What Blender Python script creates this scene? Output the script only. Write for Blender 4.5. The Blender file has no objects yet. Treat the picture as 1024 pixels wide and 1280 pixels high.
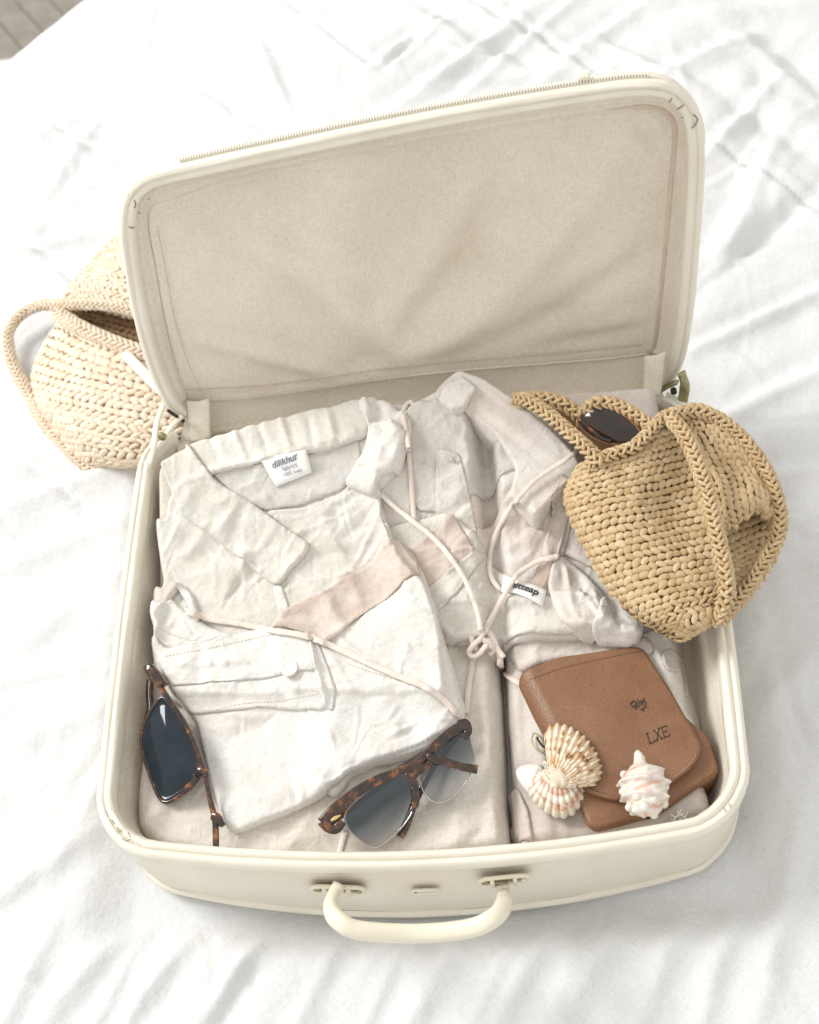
import bpy, math
import numpy as np
from mathutils import Matrix, Vector
rng = np.random.default_rng(7)
S = bpy.context.scene

# ---------------------------------------------------------------- camera
CAM = np.array([0.123, -0.546, 1.102]); FPX = 1750.0
EUL = (0.5540, 0.1250, 0.0010)
cd = bpy.data.cameras.new("camera"); cam = bpy.data.objects.new("camera", cd)
S.collection.objects.link(cam); S.camera = cam
cam.location = CAM; cam.rotation_euler = EUL
cd.sensor_fit = 'VERTICAL'; cd.sensor_height = 36.0; cd.lens = 36.0*FPX/1280.0
cd.clip_start = 0.02; cd.clip_end = 50
cd.dof.use_dof = True; cd.dof.focus_distance = 1.12; cd.dof.aperture_fstop = 6.3
# ---------------------------------------------------------------- light
w = bpy.data.worlds.new("World"); S.world = w; w.use_nodes = True
bg = w.node_tree.nodes['Background']
bg.inputs[0].default_value = (1.0, 0.972, 0.925, 1); bg.inputs[1].default_value = 0.79
def area(name, loc, target, size, size_y, power, col):
    l = bpy.data.lights.new(name, 'AREA'); l.shape = 'RECTANGLE'; l.size = size; l.size_y = size_y
    l.energy = power; l.color = col
    o = bpy.data.objects.new(name, l); S.collection.objects.link(o)
    o.location = loc
    o.rotation_euler = (Vector(target)-Vector(loc)).to_track_quat('-Z', 'Y').to_euler()
    return o
area("window_light", (-2.7, 1.15, 2.45), (0, 0.1, 0.1), 1.3, 1.3, 98, (1.0, 0.99, 0.97))
S.view_settings.view_transform = 'Standard'; S.view_settings.look = 'None'
S.view_settings.exposure = 0.33; S.view_settings.gamma = 1.0

# ---------------------------------------------------------------- math helpers
def rotm(rx, ry, rz):
    cx,sx,cy,sy,cz,sz = np.cos(rx),np.sin(rx),np.cos(ry),np.sin(ry),np.cos(rz),np.sin(rz)
    X=np.array([[1,0,0],[0,cx,-sx],[0,sx,cx]]);Y=np.array([[cy,0,sy],[0,1,0],[-sy,0,cy]]);Z=np.array([[cz,-sz,0],[sz,cz,0],[0,0,1]])
    return Z@Y@X
RM = rotm(*EUL)
def ray(p):
    p = np.atleast_2d(np.asarray(p, float))
    d = np.stack([(p[:,0]-512)/FPX, -(p[:,1]-640)/FPX, -np.ones(len(p))], 1)
    return d @ RM.T
def U(p, z):
    """photo measurement -> point on the horizontal level z"""
    d = ray(p); z = np.broadcast_to(z, (len(d),))
    return CAM + d*((z-CAM[2])/d[:,2])[:,None]
def Uy(p, y):
    d = ray(p); y = np.broadcast_to(y, (len(d),))
    return CAM + d*((y-CAM[1])/d[:,1])[:,None]
def Upl(p, O, n):
    d = ray(p); t = ((O-CAM)@n)/(d@n)
    return CAM + d*t[:,None]

_perm = rng.permutation(512); _perm = np.concatenate([_perm,_perm])
_ga = rng.uniform(0, 2*np.pi, 512); _G = np.stack([np.cos(_ga), np.sin(_ga)], 1)
def perlin(x, y):
    xi = np.floor(x).astype(int); yi = np.floor(y).astype(int); xf=x-xi; yf=y-yi
    u=xf*xf*xf*(xf*(xf*6-15)+10); v=yf*yf*yf*(yf*(yf*6-15)+10)
    def g(ix,iy,dx,dy):
        h=_perm[(_perm[ix&511]+iy)&511]; G=_G[h]; return G[...,0]*dx+G[...,1]*dy
    a=g(xi,yi,xf,yf); b=g(xi+1,yi,xf-1,yf); c=g(xi,yi+1,xf,yf-1); d=g(xi+1,yi+1,xf-1,yf-1)
    return (a*(1-u)+b*u)*(1-v)+(c*(1-u)+d*u)*v*1.0
def fbm(x, y, n=3):
    s=0; a=1
    for i in range(n): s=s+a*perlin(x*2**i+i*17.3, y*2**i-i*9.1); a*=.5
    return s
def wrinkles(x, y, L, sharp=0.0):
    """sum of soft curved creases: (cx,cy,angle,length,width,amp,curv)"""
    h = np.zeros_like(x)
    for cx,cy,an,ln,wd,am,k in L:
        ca,sa=math.cos(an),math.sin(an)
        u=(x-cx)*ca+(y-cy)*sa; v=-(x-cx)*sa+(y-cy)*ca
        m = np.abs(u) < ln*.75
        if not m.any(): continue
        uu=u[m]; vv=v[m]-k*uu*uu
        wi=np.clip(1-(uu/(ln*.75))**2,0,1)**1.5
        s=vv/wd
        pk=np.exp(-s*s) if not sharp else (1-sharp)*np.exp(-s*s)+sharp*np.exp(-1.5*np.sqrt(s*s+.02))
        h[m]+= am*wi*(pk-.55*np.exp(-((s-1.7)/1.35)**2))
    return h
def rand_wr(bb, n, ang, spread, ln, wd, am, seed, curv=4.0):
    r=np.random.default_rng(seed); L=[]
    for i in range(n):
        L.append((r.uniform(bb[0],bb[2]), r.uniform(bb[1],bb[3]), ang+r.normal()*spread, r.uniform(*ln), r.uniform(*wd),
                  r.uniform(*am)*r.choice([-1,1],p=[.3,.7]), r.normal()*curv))
    return L
def px_wr(lst, z):
    """(x0,y0,x1,y1,width_m,amp_m,bow) measured creases"""
    L=[]
    for x0,y0,x1,y1,wd,am,*k in lst:
        a,b=U([(x0,y0),(x1,y1)], z); c=(a+b)/2; d=b-a; ln=float(np.hypot(d[0],d[1]))
        L.append((c[0],c[1],math.atan2(d[1],d[0]),ln*1.1,wd,am,k[0] if k else 0.0))
    return L
def round_poly(P, rc, n=5):
    P=np.asarray(P,float); out=[]; N=len(P)
    for i in range(N):
        a,b,c=P[i-1],P[i],P[(i+1)%N]; la=np.linalg.norm(a-b); lc=np.linalg.norm(c-b)
        p=b+(a-b)*min(rc/la,.48); q=b+(c-b)*min(rc/lc,.48)
        for t in np.linspace(0,1,n): out.append((1-t)**2*p+2*t*(1-t)*b+t*t*q)
    return np.array(out)
def catmull(P, n=8, closed=False):
    P=np.asarray(P,float); N=len(P)
    if closed: Q=np.vstack([P[-1:],P,P[:2]]); seg=N
    else: Q=np.vstack([2*P[:1]-P[1:2],P,2*P[-1:]-P[-2:-1]]); seg=N-1
    out=[]
    for i in range(seg):
        a,b,c,d=Q[i],Q[i+1],Q[i+2],Q[i+3]
        for t in np.linspace(0,1,n,endpoint=False):
            out.append(.5*((2*b)+(c-a)*t+(2*a-5*b+4*c-d)*t*t+(3*b-a-3*c+d)*t**3))
    if not closed: out.append(P[-1])
    return np.array(out)
def resample(P, n, closed=False):
    P=np.asarray(P,float)
    if closed: P=np.vstack([P,P[:1]])
    s=np.r_[0,np.cumsum(np.linalg.norm(np.diff(P,axis=0),axis=1))]
    t=np.linspace(0,s[-1],n,endpoint=not closed)
    return np.stack([np.interp(t,s,P[:,k]) for k in range(P.shape[1])],1)
def sdf(x, y, P):
    """signed distance (+ inside), nearest point, arclength"""
    x=x.ravel(); y=y.ravel(); A=P; B=np.roll(P,-1,0)
    best=np.full(len(x),1e9); nx=np.zeros(len(x)); ny=np.zeros(len(x)); ar=np.zeros(len(x)); ins=np.zeros(len(x),bool); s0=0
    for a,b in zip(A,B):
        ab=b-a; L=ab@ab
        if L<1e-14: continue
        t=np.clip(((x-a[0])*ab[0]+(y-a[1])*ab[1])/L,0,1)
        qx=a[0]+t*ab[0]; qy=a[1]+t*ab[1]; d=(x-qx)**2+(y-qy)**2
        m=d<best; best[m]=d[m]; nx[m]=qx[m]; ny[m]=qy[m]; ar[m]=s0+t[m]*math.sqrt(L); s0+=math.sqrt(L)
        if a[1]!=b[1]:
            c=((a[1]>y)!=(b[1]>y))&(x<(b[0]-a[0])*(y-a[1])/(b[1]-a[1])+a[0]); ins^=c
    d=np.sqrt(best); return np.where(ins,d,-d),nx,ny,ar

# ---------------------------------------------------------------- object helpers
def link(o, parent=None):
    S.collection.objects.link(o)
    if parent is not None: o.parent=parent; o.matrix_parent_inverse=Matrix.Translation(-parent.location)
    return o
def mesh(name, V, F, mat, parent=None, smooth=True, kind=None, label=None, col=None):
    me=bpy.data.meshes.new(name); V=np.asarray(V,float)
    if isinstance(F,np.ndarray) and F.ndim==2:
        k=F.shape[1]; me.vertices.add(len(V)); me.vertices.foreach_set('co',V.ravel())
        me.loops.add(F.size); me.loops.foreach_set('vertex_index',F.ravel().astype(np.int32))
        me.polygons.add(len(F)); me.polygons.foreach_set('loop_start',np.arange(0,F.size,k,dtype=np.int32))
        me.update(calc_edges=True); me.validate()
    else:
        me.from_pydata([tuple(v) for v in V],[],[tuple(f) for f in F]); me.validate()
    me.polygons.foreach_set('use_smooth',np.full(len(me.polygons),smooth))
    me.materials.append(mat)
    if col is not None:
        at=me.attributes.new('tone','FLOAT','POINT'); at.data.foreach_set('value',np.asarray(col,np.float32)[:len(me.vertices)])
    o=bpy.data.objects.new(name,me); link(o,parent)
    if kind: o['kind']=kind
    if label: o['label']=label
    return o
def thing(name, label, cat, loc=(0,0,0), group=None):
    o=bpy.data.objects.new(name,None); o.empty_display_size=.02; S.collection.objects.link(o); o.location=loc
    tag(o,label,cat,group); return o
def tag(o,label,cat,group=None):
    o['label']=label; o['category']=cat
    if group: o['group']=group
    return o
def gridfaces(nr, nc, wrap_c=False, wrap_r=False, off=0):
    r=np.arange(nr if wrap_r else nr-1); c=np.arange(nc if wrap_c else nc-1)
    R,C=np.meshgrid(r,c,indexing='ij'); R2=(R+1)%nr; C2=(C+1)%nc
    return np.stack([R*nc+C,R*nc+C2,R2*nc+C2,R2*nc+C],-1).reshape(-1,4)+off
def frames(P, up=(0,0,1), closed=False):
    P=np.asarray(P,float)
    T=(np.roll(P,-1,0)-np.roll(P,1,0)) if closed else np.gradient(P,axis=0)
    T/=np.linalg.norm(T,axis=1)[:,None]+1e-12
    up=np.broadcast_to(np.asarray(up,float),T.shape)
    B=np.cross(T,up); B/=np.linalg.norm(B,axis=1)[:,None]+1e-9
    N=np.cross(B,T); return T,B,N
def tube(P, ra, rb=None, n=10, up=(0,0,1), closed=False, taper=None, power=2.0):
    """elliptic tube; ra sideways, rb along up"""
    P=np.asarray(P,float); rb=ra if rb is None else rb
    T,B,N=frames(P,up,closed); a=np.linspace(0,2*np.pi,n,endpoint=False)
    ra=np.broadcast_to(ra,(len(P),)); rb=np.broadcast_to(rb,(len(P),))
    ca=np.sign(np.cos(a))*np.abs(np.cos(a))**(2/power); sa=np.sign(np.sin(a))*np.abs(np.sin(a))**(2/power)
    V=P[:,None,:]+B[:,None,:]*(ca[None,:]*ra[:,None])[...,None]+N[:,None,:]*(sa[None,:]*rb[:,None])[...,None]
    F=[tuple(f) for f in gridfaces(len(P),n,wrap_c=True,wrap_r=closed)]
    V=V.reshape(-1,3)
    if not closed:
        F.append(tuple(range(n))[::-1]); F.append(tuple(range(len(V)-n,len(V))))
    return V,F
class Acc:
    def __init__(s): s.V=[];s.F=[];s.n=0
    def add(s,V,F):
        V=np.asarray(V,float); s.V.append(V); s.F+= [tuple(int(i)+s.n for i in f) for f in F]; s.n+=len(V)
    def build(s,name,mat,parent=None,**k): return mesh(name,np.vstack(s.V),s.F,mat,parent,**k)
def box_vf(c, ex, ey, ez, sx, sy, sz, bev=.25):
    """softly bevelled block in the frame ex,ey,ez"""
    V=[];c=np.asarray(c)
    lv=[(-1,1-bev),(-1+bev*.7,1),(1-bev*.7,1),(1,1-bev)]
    ring=[(-1,-1+bev),(-1+bev,-1),(1-bev,-1),(1,-1+bev),(1,1-bev),(1-bev,1),(-1+bev,1),(-1,1-bev)]
    for z,s in lv:
        for a,b in ring: V.append(c+ex*a*s*sx/2+ey*b*s*sy/2+ez*z*sz/2)
    F=[tuple(f) for f in gridfaces(4,8,wrap_c=True)]+[tuple(range(8))[::-1],tuple(range(24,32))]
    return np.array(V),F

# ---------------------------------------------------------------- materials
def nodes(name):
    m=bpy.data.materials.new(name); m.use_nodes=True; nt=m.node_tree; b=nt.nodes['Principled BSDF']
    return m,nt,b
def N(nt,t,**k):
    n=nt.nodes.new(t)
    for a,v in k.items():
        if hasattr(n,a): setattr(n,a,v)
    return n
def noise(nt,scale,detail=2,co='Object',rough=.5,vec=None):
    n=N(nt,'ShaderNodeTexNoise'); n.inputs['Scale'].default_value=scale; n.inputs['Detail'].default_value=detail; n.inputs['Roughness'].default_value=rough
    if vec is None:
        c=N(nt,'ShaderNodeTexCoord'); vec=c.outputs[co]
    nt.links.new(vec,n.inputs['Vector']); return n
def ramp(nt,src,stops):
    r=N(nt,'ShaderNodeValToRGB'); e=r.color_ramp.elements
    while len(e)<len(stops): e.new(.5)
    for i,(p,c) in enumerate(stops): e[i].position=p; e[i].color=(*c,1)
    nt.links.new(src,r.inputs[0]); return r
def mix(nt,fac,a,b,mode='MIX'):
    m=N(nt,'ShaderNodeMix'); m.data_type='RGBA'; m.blend_type=mode
    for s,v in ((m.inputs[0],fac),(m.inputs[6],a),(m.inputs[7],b)):
        if hasattr(v,'links'): nt.links.new(v,s)
        elif isinstance(v,tuple): s.default_value=(*v,1)
        else: s.default_value=v
    return m.outputs[2]
def bump(nt,b,src,strength,dist,prev=None):
    n=N(nt,'ShaderNodeBump'); n.inputs['Strength'].default_value=strength; n.inputs['Distance'].default_value=dist
    nt.links.new(src,n.inputs['Height'])
    if prev is not None: nt.links.new(prev,n.inputs['Normal'])
    nt.links.new(n.outputs[0],b.inputs['Normal']); return n.outputs[0]
def linen(name, c1, c2, weave=1500, bstr=.35, angle=0.3, blot=9, contrast=(.42,.66), rough=.9, speck=.35, sheen=.12, crk=.6, vert=False):
    m,nt,b=nodes(name)
    big=noise(nt,blot,4,rough=.55); base=ramp(nt,big.outputs[0],[(contrast[0],c1),(contrast[1],c2)]).outputs[0]
    tc=N(nt,'ShaderNodeTexCoord'); mp=N(nt,'ShaderNodeMapping'); mp.inputs['Rotation'].default_value=(0,0,angle)
    nt.links.new(tc.outputs['Object'],mp.inputs['Vector'])
    outs=[]
    for sc in (((1,.2,.12),(.15,.3,1)) if vert else ((1,.12,.12),(.12,1,.12))):
        m2=N(nt,'ShaderNodeMapping'); m2.inputs['Scale'].default_value=sc; nt.links.new(mp.outputs[0],m2.inputs['Vector'])
        outs.append(noise(nt,weave,2,vec=m2.outputs[0]).outputs[0])
    ad=N(nt,'ShaderNodeMath',operation='ADD'); nt.links.new(outs[0],ad.inputs[0]); nt.links.new(outs[1],ad.inputs[1])
    half=N(nt,'ShaderNodeMath',operation='MULTIPLY'); half.inputs[1].default_value=.5; nt.links.new(ad.outputs[0],half.inputs[0])
    th=ramp(nt,half.outputs[0],[(.38,(1-.45*speck,)*3),(.6,(1,1,1))]).outputs[0]
    nt.links.new(mix(nt,1.0,base,th,'MULTIPLY'),b.inputs['Base Color'])
    b.inputs['Roughness'].default_value=rough; b.inputs['Specular IOR Level'].default_value=.15
    b.inputs['Sheen Weight'].default_value=sheen; b.inputs['Sheen Roughness'].default_value=.5
    p=bump(nt,b,half.outputs[0],bstr,.0006)
    cr=noise(nt,110,5,rough=.62); bump(nt,b,cr.outputs[0],crk,.0022,p)
    return m
def plain(name,c,rough=.5,spec=.5,metal=0,bs=0,bscale=400,c2=None,cscale=30,dist=.0004):
    m,nt,b=nodes(name); b.inputs['Base Color'].default_value=(*c,1); b.inputs['Roughness'].default_value=rough
    b.inputs['Specular IOR Level'].default_value=spec; b.inputs['Metallic'].default_value=metal
    if c2: 
        n=noise(nt,cscale,4); nt.links.new(ramp(nt,n.outputs[0],[(.35,c),(.68,c2)]).outputs[0],b.inputs['Base Color'])
    if bs:
        n=noise(nt,bscale,3); bump(nt,b,n.outputs[0],bs,dist)
    return m
M={}
M['duvet']=linen('white_cotton',(.70,.708,.718),(.735,.742,.75),1100,.35,.6,6,speck=.2,sheen=.05,crk=.55)
M['lining']=linen('suitcase_lining',(.74,.675,.565),(.82,.765,.665),1500,.4,0,10,(.35,.65),speck=.36,crk=.16,vert=True)
M['linen_a']=linen('pale_linen',(.69,.66,.605),(.765,.75,.705),1500,.45,.45,24,speck=.32)
M['linen_b']=linen('pale_linen_pinkish',(.67,.60,.55),(.76,.73,.69),1500,.45,-.5,22,(.34,.54),speck=.32)
M['linen_c']=linen('cream_linen',(.70,.665,.62),(.775,.757,.725),1500,.42,.2,18,(.3,.55),speck=.28)
M['linen_band']=linen('rosy_linen_band',(.58,.47,.405),(.71,.635,.575),1500,.45,.5,26,(.34,.62),speck=.3)
M['linen_low']=linen('oatmeal_linen',(.64,.585,.515),(.73,.695,.64),1400,.5,0,18,(.35,.62),speck=.36)
M['linen_rose']=linen('rosy_linen',(.60,.53,.48),(.71,.66,.615),1400,.45,.9,18,(.35,.62),speck=.3)
M['yoke']=linen('cool_linen_inside',(.62,.595,.55),(.68,.665,.63),1400,.4,0,20,speck=.3)
M['vinyl']=plain('cream_vinyl',(.71,.665,.56),.42,.4,bs=.55,bscale=700,c2=(.765,.73,.63),cscale=18,dist=.0003)
M['vinyl_pipe']=plain('cream_vinyl_piping',(.74,.705,.60),.38,.45,bs=.5,bscale=140,c2=(.79,.76,.665),cscale=30,dist=.0006)
M['wear']=plain('worn_vinyl',(.22,.16,.10),.7)
M['plastic']=plain('cream_plastic',(.74,.70,.57),.30,.5,c2=(.77,.73,.60))
M['dark']=plain('dark_gap',(.03,.028,.02),.8)
M['stitch']=plain('tan_thread',(.50,.38,.28),.8)
M['stitch_pale']=plain('pale_thread',(.58,.51,.43),.8)
M['teeth']=plain('cream_zip_teeth',(.76,.73,.64),.45)
M['tape']=plain('cream_zip_tape',(.76,.73,.62),.8)
M['brass']=plain('aged_brass',(.30,.27,.13),.38,.5,.7,c2=(.42,.39,.22),cscale=200)
M['lid_pipe']=linen('rosy_piping',(.58,.48,.39),(.68,.58,.48),1600,.3,speck=.2)
M['tag']=plain('white_woven_tag',(.86,.86,.84),.8,.2,bs=.2,bscale=1500)
M['ink']=plain('grey_ink',(.16,.19,.25),.8)
M['ink_black']=plain('black_ink',(.03,.03,.035),.8)
M['button']=plain('ivory_button',(.80,.76,.68),.3,.5,c2=(.84,.81,.75),cscale=150)
M['cord']=linen('pale_pink_cord',(.76,.67,.60),(.82,.75,.69),1800,.4,0,60,speck=.2)
M['cord_white']=linen('white_cord',(.80,.74,.68),(.84,.79,.74),1800,.4,0,60,speck=.2)
def yarn(name,c1,c2,c3):
    m,nt,b=nodes(name)
    a=N(nt,'ShaderNodeAttribute'); a.attribute_name='tone'
    base=ramp(nt,a.outputs['Fac'],[(0,c1),(.5,c2),(1,c3)]).outputs[0]
    f=noise(nt,1400,3); fr=ramp(nt,f.outputs[0],[(.3,(.78,.76,.72)),(.62,(1,1,1))]).outputs[0]
    nt.links.new(mix(nt,1.0,base,fr,'MULTIPLY'),b.inputs['Base Color'])
    b.inputs['Roughness'].default_value=.55; b.inputs['Specular IOR Level'].default_value=.35
    wv=noise(nt,1600,2); bump(nt,b,wv.outputs[0],.5,.0006); return m
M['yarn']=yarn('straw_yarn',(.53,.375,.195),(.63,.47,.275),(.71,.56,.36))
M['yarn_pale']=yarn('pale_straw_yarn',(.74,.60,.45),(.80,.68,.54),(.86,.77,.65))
M['yarn_back']=plain('straw_yarn_gap_shade',(.13,.075,.03),.9)  # dark backing: shade between the loops put into its colour
M['yarn_back_pale']=plain('pale_straw_yarn_gap_shade',(.44,.30,.18),.9)  # same for the paler bag: gap shade coloured into the backing
M['yarn_in']=plain('straw_yarn_inside_shaded',(.28,.18,.085),.9,bs=.6,bscale=300)  # darkened yarn colour carries the shade inside the bag
def tortoise(name):
    m,nt,b=nodes(name); n=noise(nt,120,3,rough=.6)
    nt.links.new(ramp(nt,n.outputs[0],[(.40,(.012,.005,.003)),(.55,(.050,.016,.006)),(.70,(.30,.105,.024))]).outputs[0],b.inputs['Base Color'])
    b.inputs['Roughness'].default_value=.09; b.inputs['Coat Weight'].default_value=.6; b.inputs['Coat Roughness'].default_value=.04
    return m
M['tortoise']=tortoise('tortoiseshell_acetate')
def lensmat(name, dens_lo, dens_hi, axis, lo, hi, refl=1.0):
    """tinted lens: tint graded over the object's own axis"""
    m=bpy.data.materials.new(name); m.use_nodes=True; nt=m.node_tree; nt.nodes.clear()
    out=N(nt,'ShaderNodeOutputMaterial'); tc=N(nt,'ShaderNodeTexCoord')
    dp=N(nt,'ShaderNodeVectorMath',operation='DOT_PRODUCT'); dp.inputs[1].default_value=axis
    nt.links.new(tc.outputs['Object'],dp.inputs[0])
    mr=N(nt,'ShaderNodeMapRange'); mr.inputs['From Min'].default_value=lo; mr.inputs['From Max'].default_value=hi
    nt.links.new(dp.outputs['Value'],mr.inputs['Value'])
    cr=ramp(nt,mr.outputs[0],[(0,dens_lo),(1,dens_hi)])
    tr=N(nt,'ShaderNodeBsdfTransparent'); nt.links.new(cr.outputs[0],tr.inputs[0])
    gl=N(nt,'ShaderNodeBsdfGlossy'); gl.inputs['Roughness'].default_value=.03; gl.inputs[0].default_value=(.9,.95,1,1)
    fr=N(nt,'ShaderNodeFresnel'); fr.inputs['IOR'].default_value=1.6
    mu=N(nt,'ShaderNodeMath',operation='MULTIPLY'); mu.inputs[1].default_value=refl; nt.links.new(fr.outputs[0],mu.inputs[0])
    mx=N(nt,'ShaderNodeMixShader'); nt.links.new(mu.outputs[0],mx.inputs[0]); nt.links.new(tr.outputs[0],mx.inputs[1]); nt.links.new(gl.outputs[0],mx.inputs[2])
    nt.links.new(mx.outputs[0],out.inputs[0]); return m
def leather():
    m,nt,b=nodes('brown_leather')
    n=noise(nt,25,4); base=ramp(nt,n.outputs[0],[(.3,(.205,.098,.048)),(.7,(.285,.147,.078))]).outputs[0]
    g=noise(nt,900,2); sp=ramp(nt,g.outputs[0],[(.35,(.82,.8,.78)),(.7,(1.12,1.12,1.12))]).outputs[0]
    nt.links.new(mix(nt,1.0,base,sp,'MULTIPLY'),b.inputs['Base Color'])
    b.inputs['Roughness'].default_value=.42; b.inputs['Specular IOR Level'].default_value=.5
    v=N(nt,'ShaderNodeTexVoronoi'); v.inputs['Scale'].default_value=750; tc=N(nt,'ShaderNodeTexCoord'); nt.links.new(tc.outputs['Object'],v.inputs['Vector'])
    p=bump(nt,b,v.outputs['Distance'],.5,.0005); bump(nt,b,noise(nt,130,4).outputs[0],.2,.0012,p); return m
M['leather']=leather()
M['leather_ink']=plain('branded_leather',(.035,.02,.012),.6)
M['leather_thread']=plain('dark_leather_thread',(.10,.045,.022),.7)
M['leather_thread_pale']=plain('pale_leather_thread',(.52,.33,.22),.7)
def build(acc,*a,**k): return acc.build(*a,**k)

# ================================================================= SETTING
def crease_group(*g):
    L=[]
    for x in g: L+=x
    return L
gx=np.arange(-1.0,1.2,.0040); gy=np.arange(-.70,1.45,.0040)
X,Y=np.meshgrid(gx,gy)
D0=0.394
h=.007*fbm(X*2.2+3,Y*2.2,2)
wx=X+.05*perlin(X*3,Y*3+5); wy=Y+.05*perlin(X*3+9,Y*3)
h+=.004*(1-2*np.abs(perlin(wx*4.2+wy*1.2,wy*3.0-wx*2)))
DW=px_wr([
 # right of the case
 (880,440,1024,372,.010,.0075,.3),(890,540,1024,470,.012,.006,-.3),(900,610,1024,590,.010,.003),(895,350,1000,260,.014,-.006),
 (890,700,1024,640,.018,.004),(940,900,1024,820,.02,.004),(880,205,960,120,.010,.006),(905,330,975,175,.016,.006),
 # below
 (350,1140,215,1330,.010,.0036,.6),(430,1170,350,1330,.011,.0032,-.5),(275,1120,150,1290,.009,.003,.3),(215,1100,60,1270,.012,.0036,.5),(120,1040,-20,1140,.012,.003,-.5),(185,1150,100,1330,.007,.0022,-.4),
 (570,1175,490,1330,.013,.003,.4),(690,1150,590,1340,.012,.0032,-.3),(640,1180,570,1330,.007,.0018,.3),(780,1130,680,1320,.012,.003,.5),(870,1090,790,1310,.013,.003,-.4),(940,1060,870,1290,.012,.003,.3),(1000,1020,950,1250,.013,.0028),
 (730,1170,670,1320,.007,.0016,-.3),(60,1180,0,1300,.010,.003),(500,1190,440,1330,.007,.0018,.4),(320,1180,240,1320,.006,.0018,-.3),
 # left
 (20,640,130,600,.015,.006),(0,720,150,660,.014,.004),(10,830,120,740,.016,.004),(0,940,110,900,.014,.004),(0,330,120,300,.012,.005),(40,300,130,225,.012,.004),
 # top
 (520,130,640,40,.014,.009,.5),(600,110,720,10,.010,.006),(700,90,790,30,.012,.006,.6),(560,60,640,90,.008,.004),(470,90,540,40,.010,.005),(760,70,850,110,.010,.006),
 (840,100,930,60,.014,.007),(900,120,1010,200,.018,-.007),(860,30,960,20,.02,.006),(930,60,1010,130,.016,.006),(250,150,330,190,.009,.003),(120,160,60,250,.012,.003),
 (330,70,360,140,.009,.003),(520,20,610,70,.012,.005),(640,130,700,100,.007,.003)],0)
h+=1.7*wrinkles(X,Y,[(a,b,c,d*1.15,e*.85,f,g) for a,b,c,d,e,f,g in DW],.4)
h*=1.0
h+=wrinkles(X,Y,rand_wr((-.9,-.65,1.1,1.3),150,.95,.5,(.10,.34),(.004,.011),(.0010,.0038),11,3),.35)
h+=wrinkles(X,Y,rand_wr((-.8,-.6,.9,1.1),260,-.45,.55,(.05,.15),(.0022,.0048),(.0009,.0028),12,8),.6)
h+=wrinkles(X,Y,rand_wr((-.8,-.6,.9,1.1),300,1.3,.8,(.03,.09),(.0022,.004),(.0004,.0012),13,9),.6)
h+=.0055*fbm(wx*5.5+4,wy*4.2-2,2)+.0024*fbm(wx*17+8,wy*13,3)
h+=.0020*(1-2*np.abs(perlin(wx*21+wy*8,wy*15-wx*9)))*np.clip(perlin(X*5+2,Y*5)+.5,0,1)
# pressed fold lines and stitched quilt seams
def line_dist(a,b):
    a,b=U([a,b],0)[:,:2]; d=(b-a); L=np.hypot(*d); d/=L
    u=(X-a[0])*d[0]+(Y-a[1])*d[1]; v=-(X-a[0])*d[1]+(Y-a[1])*d[0]
    return u/L,v+.004*perlin(u*9,u*0+2.2)
for a,b,am,wd in [((20,130),(175,225),.0028,.004),((225,100),(350,178),.0028,.004),((350,0),(480,95),.0034,.0045),((30,300),(110,370),.0028,.004),((480,95),(560,20),.003,.004),
                  ((870,172),(1060,290),.0036,.004),((590,0),(800,130),.004,.0045),((0,560),(120,650),.002,.004)]:
    u,v=line_dist(a,b); wi=np.clip(np.minimum(u,1-u)*8+.3,0,1)
    am*=1.35; h-=am*wi*np.exp(-(v/wd)**2); h+=.55*am*wi*np.exp(-((np.abs(v)-.009)/.006)**2)
    h+=.0022*wi*np.exp(-(v/.02)**2)*perlin(u*60,v*40)
# pressed flat below the case
sx=np.clip((np.abs(X)-.242)/.05,0,1); sy=np.clip((np.abs(Y+.0)-.222)/.05,0,1)
k=np.clip(np.hypot(sx,sy),0,1); k=k*k*(3-2*k)
h=h*k-.0150*(1-k)+.004*k
# mattress edge, upper left of the photo
ea,eb=U([(-30,84),(100,-10)],0)[:,:2]; ed=(eb-ea)/np.hypot(*(eb-ea)); en=np.array([-ed[1],ed[0]])
dd=(X-ea[0])*en[0]+(Y-ea[1])*en[1]-.02*perlin(X*4,Y*4)
q=np.clip((dd+.05)/.05,0,None); drop=np.where(q<1,.05*(1-np.sqrt(np.clip(1-q*q,0,1))),.05+(q-1)*.20)
h-=np.minimum(drop,.5)
V=np.stack([X,Y,h],-1).reshape(-1,3)
duvet=mesh('duvet',V,gridfaces(*X.shape),M['duvet'],kind='structure')
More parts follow.
